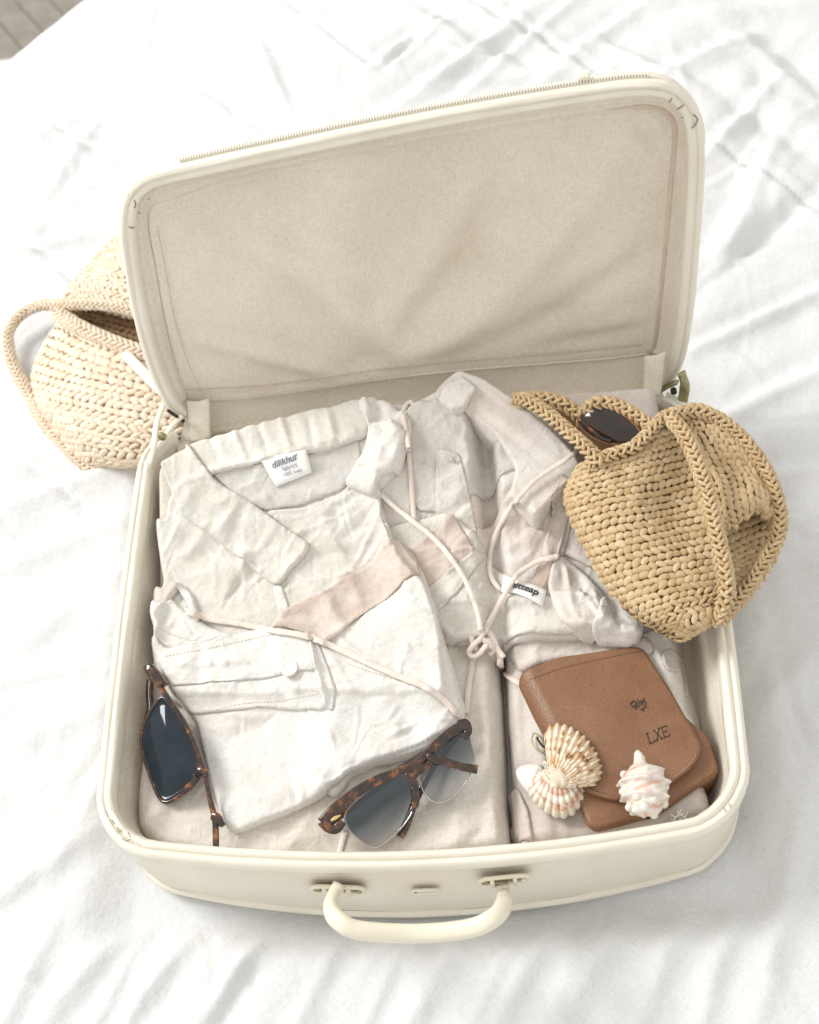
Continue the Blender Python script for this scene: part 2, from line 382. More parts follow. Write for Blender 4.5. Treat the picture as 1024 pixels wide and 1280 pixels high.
# floor beyond the bed and the curtain
fl=plain('taupe_carpet',(.34,.31,.27),.9,c2=(.40,.37,.33),cscale=60,bs=.5,bscale=200)
fp=[(-4,-3,-.56),(4,-3,-.56),(4,5,-.56),(-4,5,-.56)]
mesh('floor',fp,[(0,1,2,3)],fl,smooth=False,kind='structure')
pm=plain('taupe_floorboard',(.20,.185,.155),.55,c2=(.27,.25,.215),cscale=25,bs=.3,bscale=300)
pa,pb_=U([(42,0),(66,27)],-.545)[:,:2]; pd=(pb_-pa)/np.hypot(*(pb_-pa)); pn=np.array([-pd[1],pd[0]]); flo=bpy.data.objects['floor']; pme=None
for k_ in range(-9,10):
    c=pa+pn*.052*k_
    if pme is None:
        V=[];F=[]
        for a_,z_ in ((-.0255,-.012),(-.0255,-.003),(-.0215,0),(.0215,0),(.0255,-.003),(.0255,-.012)):
            for l_ in (-1.1,1.1): V.append((pd[0]*l_+pn[0]*a_,pd[1]*l_+pn[1]*a_,z_))
        F=[(2*i_,2*i_+1,2*i_+3,2*i_+2) for i_ in range(5)]
        o=mesh('plank',V,F,pm,flo,smooth=False); pme=o.data; o.location=(c[0],c[1],-.545)
    else:
        o=bpy.data.objects.new('plank',pme); link(o,flo); o.location=(c[0],c[1],-.545)
Z0=0.0
#@@SUITCASE
# ================================================================= PATCH BUILDER
def patch(name, P, hf, res, mat, parent=None, O=None, ex=None, ey=None, en=None, skirt=None, snap=True, hb=None, under=0.0):
    """surface over the closed outline P; hf(x,y,d,ar)->height; skirt: depth of the turned-down edge"""
    x0,y0=P.min(0)-res; x1,y1=P.max(0)+res
    xs=np.arange(x0,x1+res,res); ys=np.arange(y0,y1+res,res); Xg,Yg=np.meshgrid(xs,ys)
    d,nx,ny,ar=sdf(Xg,Yg,P); d=d.reshape(Xg.shape)
    keep=d>-.45*res; q=keep[:-1,:-1]&keep[:-1,1:]&keep[1:,1:]&keep[1:,:-1]
    F=gridfaces(*Xg.shape)[q.ravel()]
    used=np.zeros(Xg.size,bool); used[F.ravel()]=True; idx=np.cumsum(used)-1; F=idx[F]
    x=Xg.ravel()[used]; y=Yg.ravel()[used]; d=d.ravel()[used]; nx=nx[used]; ny=ny[used]; ar=ar[used]
    E=np.concatenate([F[:,[0,1]],F[:,[1,2]],F[:,[2,3]],F[:,[3,0]]]); key=np.sort(E,1); kk=key[:,0].astype(np.int64)*len(x)+key[:,1]
    u,inv,cnt=np.unique(kk,return_inverse=True,return_counts=True); BE=E[cnt[inv]==1]
    bv=np.unique(BE)
    if snap: x[bv]=nx[bv]; y[bv]=ny[bv]; d[bv]=0
    h=hf(x,y,np.maximum(d,0),ar)
    V=np.stack([x,y,h],1)
    if skirt is not None:
        m=np.full(len(x),-1); m[bv]=np.arange(len(bv))+len(x)
        Vb=V[bv].copy()
        if under:
            PN=inward(P); jx=np.argmin((Vb[:,None,0]-P[None,:,0])**2+(Vb[:,None,1]-P[None,:,1])**2,1); Vb[:,:2]+=PN[jx]*under
        if hb is not None: Vb[:,2]=np.minimum(hb(Vb[:,0],Vb[:,1]),Vb[:,2]-.0003)
        else: Vb[:,2]-=skirt
        F=np.vstack([F,np.stack([BE[:,1],BE[:,0],m[BE[:,0]],m[BE[:,1]]],1)]); V=np.vstack([V,Vb])
    if O is not None: V=O+V[:,:1]*ex+V[:,1:2]*ey+V[:,2:3]*en
    return mesh(name,V,F,mat,parent)
def sstep(a,b,x): t=np.clip((x-a)/(b-a),0,1); return t*t*(3-2*t)

# ================================================================= SUITCASE
def base_outline(n=26):
    W,D,R=.5,D0,.045; a,b=W/2,D/2; pts=[]
    for sx_,sy_,a0 in ((1,1,0),(-1,1,90),(-1,-1,180),(1,-1,270)):
        for t in np.linspace(0,90,n):
            th=math.radians(a0+t); pts.append((sx_*(a-R)+R*math.cos(th), sy_*(b-R)+R*math.sin(th)))
    p=resample(np.array(pts),520,True); u=p[:,0]/a; v=p[:,1]/b; q=p.copy()
    byv=np.where(p[:,1]<0,.024,.006)
    q[:,0]=np.where(q[:,0]>0,q[:,0]*.990,q[:,0])
    q[:,1]+=byv*np.clip(1-u*u,0,1)*np.clip(v,-1,1); q[:,0]+=.003*np.clip(1-v*v,0,1)*np.clip(u,-1,1)
    return q
OUT=base_outline()
def inward(P, closed=True):
    T=np.roll(P,-1,0)-np.roll(P,1,0) if closed else np.gradient(P,axis=0)
    T/=np.linalg.norm(T,axis=1)[:,None]; Nn=np.stack([-T[:,1],T[:,0]],1)
    c=P.mean(0); 
    if ((c-P)*Nn).sum()<0: Nn=-Nn
    return Nn
ON=inward(OUT)
def cornerness(P):
    T=np.roll(P,-1,0)-P; T/=np.linalg.norm(T,axis=1)[:,None]; c=1-(T*np.roll(T,6,0)).sum(1)
    c=np.convolve(np.r_[c[-6:],c,c[:6]],np.ones(9)/9,'same')[6:-6]; return np.clip(c/c.max()*1.4,0,1)
def sweep(name, P, Nn, prof, mat, parent, closed=True, place=None, wob=0, crn=None, label=None, seed=0, flare=None):
    """profile (inset, level) carried round the outline"""
    n=len(P); V=[]
    s=np.r_[0,np.cumsum(np.linalg.norm(np.diff(P,axis=0),axis=1))]
    for j,(d,z) in enumerate(prof):
        w_=wob*perlin(s*22+seed,np.full(n,j*.35+seed*3.3)) if wob else 0
        if wob and crn is not None: w_=w_+crn*.0011*perlin(s*190+j*.6,np.full(n,j*.5+7.7))
        Q=P+Nn*(d+w_*1.0)[:,None] if wob else P+Nn*d
        if flare is not None: Q=Q+Nn*(flare*min(1,max(0,(.0715-z)/.085)))[:,None]
        V.append(np.c_[Q,np.full(n,z)+(w_*.8 if wob else 0)])
    V=np.array(V); F=gridfaces(len(prof),n,wrap_c=closed)
    V=V.reshape(-1,3)
    if place is not None: V=place(V)
    return mesh(name,V,F,mat,parent,label=label)
CRN=cornerness(OUT)
case=thing('suitcase','cream vintage vinyl suitcase lying open on the white bed, packed with linen clothes','suitcase',(0,0,.001))
def prof_smooth(p,n=4): return catmull(np.array(p),n)
FLR=np.where(OUT[:,1]<-.15,-.0145*np.clip(1-(OUT[:,0]/.245)**2,0,1),0.)
shell=sweep('base_shell',OUT,ON,prof_smooth([(-.0005,.0715),(.0010,.069),(-.0002,.060),(-.0012,.040),(-.0008,.020),(.0010,.004),(.0014,.0005)]),M['vinyl'],case,wob=.0006,crn=CRN,flare=FLR)
sweep('bottom_piping',OUT,ON,prof_smooth([(.0014,.0005),(-.0012,-.0008),(-.0018,-.0030),(-.0006,-.0055),(.003,-.0063)],3),M['vinyl_pipe'],shell,wob=.0003,crn=CRN,seed=3,flare=FLR)
sweep('bottom_panel',OUT,ON,prof_smooth([(.003,-.0063),(.006,-.0095),(.012,-.0125),(.025,-.014)],3),M['vinyl'],shell,flare=FLR)
keepr=~((OUT[:,1]>.17)&(np.abs(OUT[:,0])<.222)); st=int(np.where(keepr&~np.roll(keepr,1))[0][0]); RO=np.roll(OUT,-st,0)[:keepr.sum()]; RN=np.roll(ON,-st,0)[:keepr.sum()]; RC=np.roll(CRN,-st)[:keepr.sum()]
rim=sweep('rim_piping',RO,RN,prof_smooth([(.0115,.074),(.0118,.080),(.0102,.0862),(.0072,.0885),(.0045,.0872),(.0034,.0855),(.0022,.0868),(-.0004,.0870),(-.0028,.0845),(-.0036,.0805),(-.0030,.0765),(-.0012,.0735),(-.0005,.0715)],3),M['vinyl_pipe'],case,closed=False,wob=.0005,crn=RC,seed=1)
sweep('side_lining',OUT,ON,prof_smooth([(.0115,.076),(.0125,.066),(.016,.045),(.021,.022),(.026,.012),(.034,.010)],4),M['lining'],case,wob=.0009,seed=5)
inn=OUT+ON*.033
patch('floor_lining',inn,lambda x,y,d,a:.0102+.0006*fbm(x*30,y*30),.006,M['lining'],case)
# ---- front hardware
def front_y(x): 
    m=OUT[:,1]<0; o=OUT[m]; i=np.argsort(o[:,0]); return np.interp(x,o[i,0],o[i,1])-.0052*np.clip(1-(x/.245)**2,0,1)
def on_front(px,py,out=0.0):
    p=Uy([(px,py)],-.2)[0]
    for _ in range(5): p=Uy([(px,py)],front_y(p[0])-out)[0]
    return p
ez=np.array([0,0,1.]); 
def ftan(p):
    e=.004; t=np.array([2*e,front_y(p[0]+e)-front_y(p[0]-e),0]); t/=np.linalg.norm(t); return t,np.cross(t,ez)
hd=None
path_px=[((424,1106),.004,),((418,1118),.012),((414,1134),.026),((424,1151),.040),((450,1163),.046),((520,1167),.046),((585,1161),.046),((616,1148),.042),((629,1133),.030),((630,1118),.012),((627,1104),.004)]
pts=np.array([on_front(p[0][0],p[0][1],p[1]) for p in path_px])
pts[:,2]=np.maximum(pts[:,2],.004)
cp=resample(catmull(pts,8),90)
hw=np.interp(np.linspace(0,1,90),[0,.12,.2,.5,.8,.88,1],[.0050,.0054,.0068,.0070,.0068,.0054,.0050]); V,F=tube(cp,hw,hw*1.06,n=20,up=(0,-.3,1),power=2.5)
handle=mesh('handle',V,F,M['plastic'],case)
# moulded waist near the ends
for x0,y0,x1,y1 in ((388,1101,457,1123),(598,1088,663,1112)):
    c=on_front((x0+x1)/2,(y0+y1)/2,.0034); t,nrm=ftan(c)
    wdt=np.linalg.norm(on_front(x1,(y0+y1)/2)-on_front(x0,(y0+y1)/2)); hgt=.0165
    # frame ring (stadium) with a dark slot behind
    a=np.linspace(0,2*np.pi,48,endpoint=False)
    sx_=np.sign(np.cos(a))*np.abs(np.cos(a))**.45*(wdt/2-.002); sz_=np.sign(np.sin(a))*np.abs(np.sin(a))**.6*(hgt/2-.001)
    ring=c+sx_[:,None]*t+sz_[:,None]*ez
    V,F=tube(ring,.0022,.0018,n=8,up=nrm,closed=True)
    mt=mesh('handle_mount',V,F,M['plastic'],case)
    V,F=box_vf(c-nrm*.0012,t,nrm,ez,wdt-.006,.002,hgt-.003); mesh('mount_slot',V,F,M['brass'],mt)
    for k_ in (-.22,.2):
        V,F=box_vf(c+t*wdt*k_+nrm*.0008,t,nrm,ez,.0032,.005,hgt-.002); mesh('mount_post',V,F,M['plastic'],mt)
    V,F=box_vf(c+t*wdt*.36+nrm*.001,t,nrm,ez,.0042,.003,.0042,.4); mesh('mount_stud',V,F,M['brass' if x0<500 else 'plastic'],mt)
    V,F=box_vf(c-t*wdt*.36+nrm*.0006,t,nrm,ez,.006,.002,.006,.4); mesh('mount_recess',V,F,M['brass'],mt)
c=on_front(532,1114,.0036); t,nrm=ftan(c); a=np.linspace(0,2*np.pi,40,endpoint=False)
ring=c+(np.sign(np.cos(a))*np.abs(np.cos(a))**.4*.0098)[:,None]*t+(np.sign(np.sin(a))*np.abs(np.sin(a))**.5*.0030)[:,None]*ez
V,F=tube(ring,.0014,.0014,n=8,up=nrm,closed=True); pl=mesh('lock_plate',V,F,M['vinyl_pipe'],case)
V,F=box_vf(c-nrm*.0004,t,nrm,ez,.018,.0015,.005); mesh('lock_slot',V,F,plain('khaki_recess',(.46,.42,.30),.6),pl)
V,F=box_vf(c-t*.0078+nrm*.0006,t,nrm,ez,.0022,.001,.0022); mesh('lock_pin',V,F,M['dark'],pl)

# ---- lid
LK=.22; LO=np.array([0,.2,.09]); ln_=math.hypot(1,LK); EX=np.array([1.,0,0]); EY=np.array([0,LK,1])/ln_; EN=np.array([0,1,-LK])/ln_
def lp(px,w=0.0):
    """photo point -> (X,Y) in the lid plane lying w behind its rim"""
    w=np.broadcast_to(w,(len(px),)); O=LO+EN*0; P=[]
    for p,ww in zip(px,w):
        q=Upl([p],LO+EN*ww,EN)[0]-LO; P.append((q@EX,q@EY))
    return np.array(P)
def Lw(V): return LO+V[:,:1]*EX+V[:,1:2]*EY+V[:,2:3]*EN
rim_px=[(222,524),(210,512),(197,489),(182,452),(167,400),(155,335),(150,290),(151,262),(157,243),(170,228),(192,217),(250,203),(370,177),(500,150),(620,128),(740,109),(790,103),(822,103),(846,110),(866,127),(877,150),(881,180),(880,240),(874,320),(866,400),(859,440),(850,466),(838,484),(825,492)]
LP=resample(catmull(lp(rim_px),10),460); LN=inward(LP,False)
lt=np.linspace(0,1,460); lc=np.zeros(460)
dT=np.gradient(LP,axis=0); dT/=np.linalg.norm(dT,axis=1)[:,None]; lc[4:-4]=1-(dT[8:]*dT[:-8]).sum(1); lc=np.clip(np.convolve(lc,np.ones(15)/15,'same')/lc.max()*1.6,0,1)
lid=sweep('lid_shell',LP,LN,prof_smooth([(.0006,.0075),(.0016,.0145),(.006,.026),(.014,.038),(.022,.044),(.03,.046)],3),M['vinyl'],case,closed=False,place=Lw,wob=.0007,crn=lc,seed=21)
# back panel of the lid
lb=np.vstack([LP+LN*.0295]); patch('lid_back_panel',lb,lambda x,y,d,a:.046+0*x,.008,M['vinyl'],lid,O=LO,ex=EX,ey=EY,en=EN)
sweep('lid_rim_piping',LP,LN,prof_smooth([(.0006,.0075),(-.0002,.0050),(-.0004,.0025),(.0008,-.0004),(.0030,-.0018),(.0048,-.0012),(.0056,-.0003),(.0072,-.0014),(.0100,-.0018),(.0122,.0004),(.0128,.0040),(.0128,.009)],3),M['vinyl_pipe'],lid,closed=False,place=Lw,wob=.0006,crn=lc,seed=9)
# zip on the upper edge
i0=np.argmin(np.hypot(*(LP-lp([(226,207)])[0]).T)); i1=np.argmin(np.hypot(*(LP-lp([(815,102)])[0]).T))
ZP=LP[i0:i1]; ZN=LN[i0:i1]
sweep('zip_tape',ZP,ZN,[(.0004,.0042),(-.0010,.0052),(-.0012,.0108),(.0010,.0125)],M['tape'],lid,closed=False,place=Lw)
acc=Acc(); Zr=resample(ZP,165); Zt=np.gradient(Zr,axis=0); Zt/=np.linalg.norm(Zt,axis=1)[:,None]; Zn=np.stack([Zt[:,1],-Zt[:,0]],1)
if (Zn*inward(Zr,False)).sum()<0: Zn=-Zn
for p,t_,n_ in zip(Zr,Zt,Zn):
    c3=Lw(np.array([[*(p-n_*.0016),.0072]]))[0]; e1=EX*t_[0]+EY*t_[1]; e2=EX*n_[0]+EY*n_[1]
    V,F=box_vf(c3,e1,e2,EN,.0014,.0034,.0050,.3); acc.add(V,F)
acc.build('zip_teeth',M['teeth'],lid,kind='stuff')
c3=Lw(np.array([[*(lp([(731,106)])[0]+np.array([0,.002])),.008]]))[0]
V,F=box_vf(c3,EX,EY,EN,.009,.0035,.006,.3); mesh('zip_stop',V,F,M['plastic'],lid)
# scuffs on the lid corners
def scuff(pxs,w,rad):
    P=Lw(np.c_[lp(pxs,w),np.full(len(pxs),w-.0003)]); P=catmull(P,6); V,F=tube(P,rad,rad,6,up=EN); mesh('scuff_mark',V,F,M['wear'],lid)
for s_ in ([(867,143),(872,149),(869,156),(865,160)],[(846,137),(851,134),(855,131)],[(851,147),(854,146)],[(161,283),(165,285),(169,284)],[(168,250),(170,256),(168,260)],[(836,128),(840,123)],[(172,265),(176,267)],[(185,249),(187,248)]):
    scuff(s_,-.0020,.00045)
# ---- lid lining: side strip and recessed panel
NLOOP=[ # inner edge of the rim            panel seam             depth
 ((232,500),(234,497),.016),((214,455),(222,462),.014),((197,400),(206,400),.013),((183,330),(194,332),.013),((177,285),(186,288),.013),((180,262),(188,262),.013),((198,243),(208,250),.013),
 ((300,214),(302,220),.014),((420,189),(421,195),.015),((540,166),(541,172),.016),((660,145),(660,151),.018),((760,131),(758,137),.020),((812,126),(805,133),.022),((845,134),(832,140),.025),((861,165),(845,162),.028),
 ((861,215),(841,215),.029),((857,290),(834,290),.030),((850,370),(826,370),.030),((843,430),(819,428),.030),((834,452),(812,441),.029)]
a_in=lp([r[0] for r in NLOOP],.006); b_in=lp([r[1] for r in NLOOP],[r[2] for r in NLOOP]); dpt=np.array([r[2] for r in NLOOP])
A3=catmull(Lw(np.c_[a_in,np.full(len(a_in),.006)]),8); b3=np.c_[b_in,dpt]; B3=catmull(Lw(b3),8)
cen=A3.mean(0); od=A3-cen; od/=np.linalg.norm(od,axis=1)[:,None]
rows=[A3+od*.012+EN*.003]+[A3*(1-t)+B3*t+EN*(.004*math.sin(math.pi*t)) for t in np.linspace(0,1,6)]
mesh('lid_side_lining',np.vstack(rows),gridfaces(7,len(A3)),M['lining'],lid)
seam=[(812,441),(760,447),(700,452),(600,460),(500,470),(400,484),(320,494),(270,498),(234,497)]
sd_=np.linspace(.029,.016,len(seam)); s_in=lp(seam,sd_); 
bl=np.vstack([catmull(b_in,6),catmull(s_in,6)[1:-1]])
dl=np.concatenate([catmull(np.c_[dpt,dpt],6)[:,0],np.linspace(.029,.016,len(bl)-len(catmull(b_in,6)))])
def panel_h(x,y,d,ar):
    wb=np.interp(x,[-.2,.23],[.014,.0295])
    f=sstep(0,.03,d)
    hh=wb+.002*sstep(0,.02,d)
    L=[]
    for (x0,y0,x1,y1,wd,am) in [(500,440,330,300,.022,-.0028),(520,430,640,230,.020,.003),(560,440,760,240,.022,-.003),(600,450,820,330,.016,.0016),(420,470,260,420,.012,-.0018),(640,200,800,150,.02,.0018),(300,300,420,220,.03,.002),
            (790,150,835,200,.008,.0018),(820,145,835,170,.005,-.0014),(200,330,225,440,.006,.001),(470,440,480,300,.02,.002),(700,440,800,420,.01,.001)]:
        a,b=lp([(x0,y0),(x1,y1)],.02); c=(a+b)/2; dd_=b-a; L.append((c[0],c[1],math.atan2(dd_[1],dd_[0]),float(np.hypot(*dd_))*1.2,wd*.8,am*2.9,1.0))
    hh=hh+f*(wrinkles(x,y,L)+1.3*.0016*fbm(x*14,y*14,3)+.0004*perlin(x*70,y*70))
    # edge seam groove and its stitch line
    hh=hh+.0010*np.exp(-((d-.0075)/.0012)**2)
    return hh
patch('lid_panel',bl,panel_h,.0024,M['lining'],lid,O=LO,ex=EX,ey=EY,en=EN)
# piping round panel, right side and corner
pk=catmull(Lw(b3[11:]),10); tp_=np.clip(np.linspace(0,9,110)+.12,0,1); V,F=tube(resample(pk,110),.0026*tp_,.0020*tp_,10,up=EN); mesh('panel_piping',V,F,M['lid_pipe'],lid)
# stitches along the panel seams
def stitch_run(name,P3,gap,ln,rad,mat,parent,nrm):
    P3=np.asarray(P3); L=np.linalg.norm(np.diff(P3,axis=0),axis=1).sum(); n=max(2,int(L/gap)); Q=resample(P3,n); acc=Acc()
    T=np.gradient(Q,axis=0); T/=np.linalg.norm(T,axis=1)[:,None]
    for p,t_ in zip(Q,T):
        b_=np.cross(t_,nrm); b_/=np.linalg.norm(b_)+1e-9; V,F=box_vf(p,t_,b_,np.cross(b_,t_),ln,rad*2,rad*1.4,.35); acc.add(V,F)
    return acc.build(name,mat,parent,kind='stuff')
def lid3(px,w): return Lw(np.c_[lp(px,w),np.full(len(px),w)])
stitch_run('seam_stitches',lid3(catmull(np.array([(183,285),(192,330),(205,400),(222,455),(236,486)],float)+[14,0],8),.0125),.0032,.0020,.00035,M['stitch'],lid,EN)
sw=np.array([(236,486),(320,482),(400,472),(500,458),(600,449),(700,441),(800,430)],float); sq=catmull(sw,8)
spx=lp(sq,np.linspace(.015,.028,len(sq))); 
# lower lining flap from the panel seam down into the case
r0=Lw(np.c_[s_in,sd_]); r0=resample(catmull(r0,8),70)[::-1]     # left -> right
xs=r0[:,0]; u_=np.linspace(0,1,70)
yl=np.interp(u_,[0,.08,.5,.92,1],[.178,.196,.205,.196,.178]); 
r3=np.stack([np.interp(u_,[0,1],[-.222,.226]),yl,np.full(70,.072)],1); r4=r3+[0,-.006,-.03]; r5=r4+[0,-.004,-.028]
r1=r0*.66+r3*.34+np.array([0,.004,-.004])+np.c_[np.zeros(70),.002*perlin(u_*9,u_*0+.3),np.zeros(70)]
r2=r0*.3+r3*.7+np.array([0,.004,-.004])+np.c_[np.zeros(70),.002*perlin(u_*7,u_*0+4.3),np.zeros(70)]
R_=np.array([r0+EN*.0006,r1,r2,r3,r4,r5]); Vf=np.array([catmull(R_[:,i],6) for i in range(70)]).transpose(1,0,2)
Vf[...,1]+=.0012*perlin(Vf[...,0]*40,Vf[...,2]*40)
mesh('hinge_lining',Vf.reshape(-1,3),gridfaces(Vf.shape[0],70),M['lining'],lid)
V,F=tube(r0-EN*.0012,.0011,.0011,8,up=EN); mesh('seam_fold',V,F,M['lining'],lid)
for off,w0 in ((.0,0),):
    P3=Lw(np.c_[spx,np.linspace(.0146,.027,len(spx))-.0008]); stitch_run('seam_stitches',P3,.0032,.0020,.00038,M['lid_pipe'],lid,EN)
# stitched gusset tabs at both ends of the flap
for s_,(pxq) in ((0,[(234,500),(262,497),(264,545),(240,552)]),(1,[(806,444),(832,438),(826,492),(804,498)])):
    q=[]; 
    for j,(a_,b_) in enumerate(pxq): q.append(Uy([(a_,b_)],(.209,.209,.186,.186)[j])[0])
    q=np.array(q); g=np.array([[q[0]*(1-a)*(1-b)+q[1]*a*(1-b)+q[2]*a*b+q[3]*(1-a)*b+np.array([0,-.0022*math.sin(math.pi*min(max(a,.08),.92)),0]) for a in np.linspace(0,1,8)] for b in np.linspace(0,1,14)])
    tb=mesh('gusset_tab',g.reshape(-1,3),gridfaces(14,8),M['lining'],lid)
    so=tb.modifiers.new('t','SOLIDIFY'); so.thickness=.0015
# side gussets / stays between the lid corners and the base
def stay(pts,ra,rb,mat,name,par,up=(1,0,0)): V,F=tube(catmull(np.array(pts),8),ra,rb,8,up=up); return mesh(name,V,F,mat,par)
bkL=OUT[np.argmin(np.hypot(OUT[:,0]+.238,OUT[:,1]-.19))]; 
l_top=Lw(np.array([[*lp([(206,508)])[0],.004]]))[0]
stay([l_top+[-.002,0,.0],Uy([(196,530)],.19)[0],Uy([(192,560)],.165)[0],U([(183,600)],.074)[0],U([(176,640)],.07)[0]],.0030,.0014,M['vinyl_pipe'],'gusset_edge',case,up=(0,0,1))
stay([Uy([(228,520)],.196)[0],Uy([(214,533)],.186)[0],Uy([(205,548)],.178)[0]],.0028,.0012,M['plastic'],'lid_stay',case,up=(0,0,1))
c=Uy([(203,545)],.178)[0]
V,F=tube(np.array([c+[0,.001,0],c+[0,-.0025,.001]]),.0036,.0036,14,up=(0,0,1)); rv=mesh('stay_rivet',V,F,M['brass'],case)
stay([Uy([(210,513)],.195)[0],Uy([(220,520)],.195)[0],Uy([(230,527)],.195)[0]],.0016,.0016,M['dark'],'stay_slot',case,up=(0,0,1))
stay([Uy([(852,466)],.192)[0],Uy([(856,482)],.188)[0],Uy([(853,503)],.183)[0]],.0045,.0018,M['brass'],'lid_stay',case,up=(0,0,1))
stay([Uy([(826,488)],.20)[0],Uy([(836,482)],.197)[0],Uy([(846,478)],.193)[0]],.0036,.0018,M['brass'],'hinge_bracket',case,up=(0,0,1))
c=Uy([(842,488)],.190)[0]; V,F=tube(np.array([c+[0,.001,0],c+[0,-.003,.001]]),.0028,.0028,12,up=(0,0,1)); mesh('stay_rivet',V,F,M['dark'],case)

def scuff3(P,rad=.0004):
    V,F=tube(catmull(np.array(P),6),rad,rad,6); mesh('scuff_mark',V,F,M['wear'],case)
for q_ in ([(147,1034),(150,1040),(153,1036)],[(139,1024),(143,1030)],[(911,1004),(914,1009)],[(153,1048),(158,1051),(164,1049)],[(160,1040),(163,1046)],[(905,1010),(908,1015)]):
    scuff3(U(q_,.0885),.00030)
# ================================================================= CLOTHES
PR=.00125; px_=np.arange(-.30,.33,PR); py_=np.arange(-.26,.26,PR); PX,PY=np.meshgrid(px_,py_)
PILE=np.full(PX.shape,.011)
def blur(A,r,it=2):
    k=max(1,int(r/PR))
    for _ in range(it):
        for ax in (0,1):
            pad=[(0,0),(0,0)]; pad[ax]=(k+1,k); c=np.cumsum(np.pad(A,pad,mode='edge'),axis=ax)
            A=(np.take(c,np.arange(2*k+1,c.shape[ax]),ax)-np.take(c,np.arange(0,c.shape[ax]-2*k-1),ax))/(2*k+1)
    return A
def samp(A,x,y):
    fx=np.clip((x-px_[0])/PR,0,len(px_)-1.001); fy=np.clip((y-py_[0])/PR,0,len(py_)-1.001)
    i=fx.astype(int); j=fy.astype(int); u=fx-i; v=fy-j
    return (A[j,i]*(1-u)+A[j,i+1]*u)*(1-v)+(A[j+1,i]*(1-u)+A[j+1,i+1]*u)*v
def on_pile(px,add=0.0):
    p=U(px,.06)
    for _ in range(6): p=U(px,samp(PILE,p[:,0],p[:,1])+add)
    return p
def cloth(name,px,mat,parent=None,thick=.006,r=.006,edge=.35,drape=.010,wr=(),nw=30,wang=.8,wam=(.0003,.0010),wwd=(.002,.005),wln=(.02,.06),
          hem=None,puck=0.0,res=.0013,rc=.006,seed=1,noise_=.0013,flat=False,zmin=None,zb=None,wav=.0005,lift=None,reg=True,ymax=.202):
    """one layer of fabric laid on everything placed so far"""
    global PILE
    px=np.asarray(px,float)
    if thick<.02: thick*=.85; r*=.65; edge=max(edge,.5)
    q=on_pile(px,thick*edge)[:,:2] if zb is None else U(px,zb)[:,:2]
    q=q.copy(); q[:,0]=np.clip(q[:,0],-.2365,.232)
    if ymax:  q[:,1]=np.minimum(q[:,1],ymax)
    P=round_poly(q,rc); P=resample(P,max(60,int(np.linalg.norm(np.diff(P,axis=0),axis=1).sum()/.004)),True)
    nn=inward(P); ss=np.arange(len(P))*.004
    P=P+nn*(wav*(perlin(ss*38+seed,ss*0+seed*.7)+.5*perlin(ss*120+seed,ss*0+3.1)))[:,None]
    SM=np.maximum(blur(PILE,drape*.75),blur(PILE,drape*.3)) if drape else PILE
    if flat:
        m=sdf(PX.ravel(),PY.ravel(),P)[0].reshape(PX.shape)>.004 if False else None
        xx=np.linspace(P[:,0].min(),P[:,0].max(),50); yy=np.linspace(P[:,1].min(),P[:,1].max(),50); XX,YY=np.meshgrid(xx,yy); dd_=sdf(XX,YY,P)[0]>.006
        zz_=samp(PILE,XX,YY).ravel()[dd_]; A_=np.c_[XX.ravel()[dd_],YY.ravel()[dd_],np.ones(dd_.sum())]; co=np.linalg.lstsq(A_,zz_,rcond=None)[0]
        co[2]+=np.percentile(zz_-A_@co,flat*100); SM=PX*co[0]+PY*co[1]+co[2]
    bb=(*P.min(0),*P.max(0)); area_=(bb[2]-bb[0])*(bb[3]-bb[1])
    W=[]
    if nw: W+=rand_wr(bb,nw,wang,.5,wln,wwd,wam,seed*13+1)+rand_wr(bb,nw*3,wang+1.2,.9,(wln[0]*.4,wln[1]*.45),(.0008,.0018),(wam[0]*.45,wam[1]*.5),seed*17+2)
    PW=[]
    for w_ in wr:
        x0,y0,x1,y1,wd,am=w_[:6]; a,b=on_pile([(x0,y0),(x1,y1)],thick)[:,:2]; c=(a+b)/2; d_=b-a
        PW.append((c[0],c[1],math.atan2(d_[1],d_[0]),float(np.hypot(*d_))*1.15,wd,am,w_[6] if len(w_)>6 else 0.))
    def f(x,y,d,ar):
        t=np.clip(d/r,0,1); prof=edge+(1-edge)*np.sqrt(np.clip(1-(1-t)**2,0,1))
        s=samp(SM,x,y); u=samp(PILE,x,y)
        k=sstep(0,r*1.6,d)
        h=s*k+np.minimum(np.maximum(s,u),u+thick*.8)*(1-k) if drape else s
        if flat: h=s
        else: h=np.maximum(h,u)
        z=h+thick*prof
        g=sstep(0,r*1.5,d)*.85+.15
        z=z+g*(2.3*wrinkles(x,y,W,.7)+1.7*wrinkles(x,y,PW,.4))+g*noise_*fbm(x*45+seed,y*45,3)
        if hem:
            for hd_ in (hem if isinstance(hem,(list,tuple)) else [hem]):
                z=z-.0008*np.exp(-((d-hd_)/.0008)**2)
            hd_=hem[0] if isinstance(hem,(list,tuple)) else hem
            z=z+puck*np.exp(-((d-hd_)/(hd_*.8+.002))**2)*perlin(ar*170+seed,d*60)
        if lift is not None: z=z+lift(x,y,d)
        if zmin is not None: z=np.maximum(z,zmin(x,y)+thick*(prof-1)+g*(1.2*wrinkles(x,y,W,.6)+wrinkles(x,y,PW,.4)))
        return z if flat else np.maximum(z,u+.0004)
    def fb(x,y): return samp(PILE,x,y)-.0002
    o=patch(name,P,f,res,mat,parent,skirt=thick,hb=fb,under=.0016 if thick<.02 else 0.)
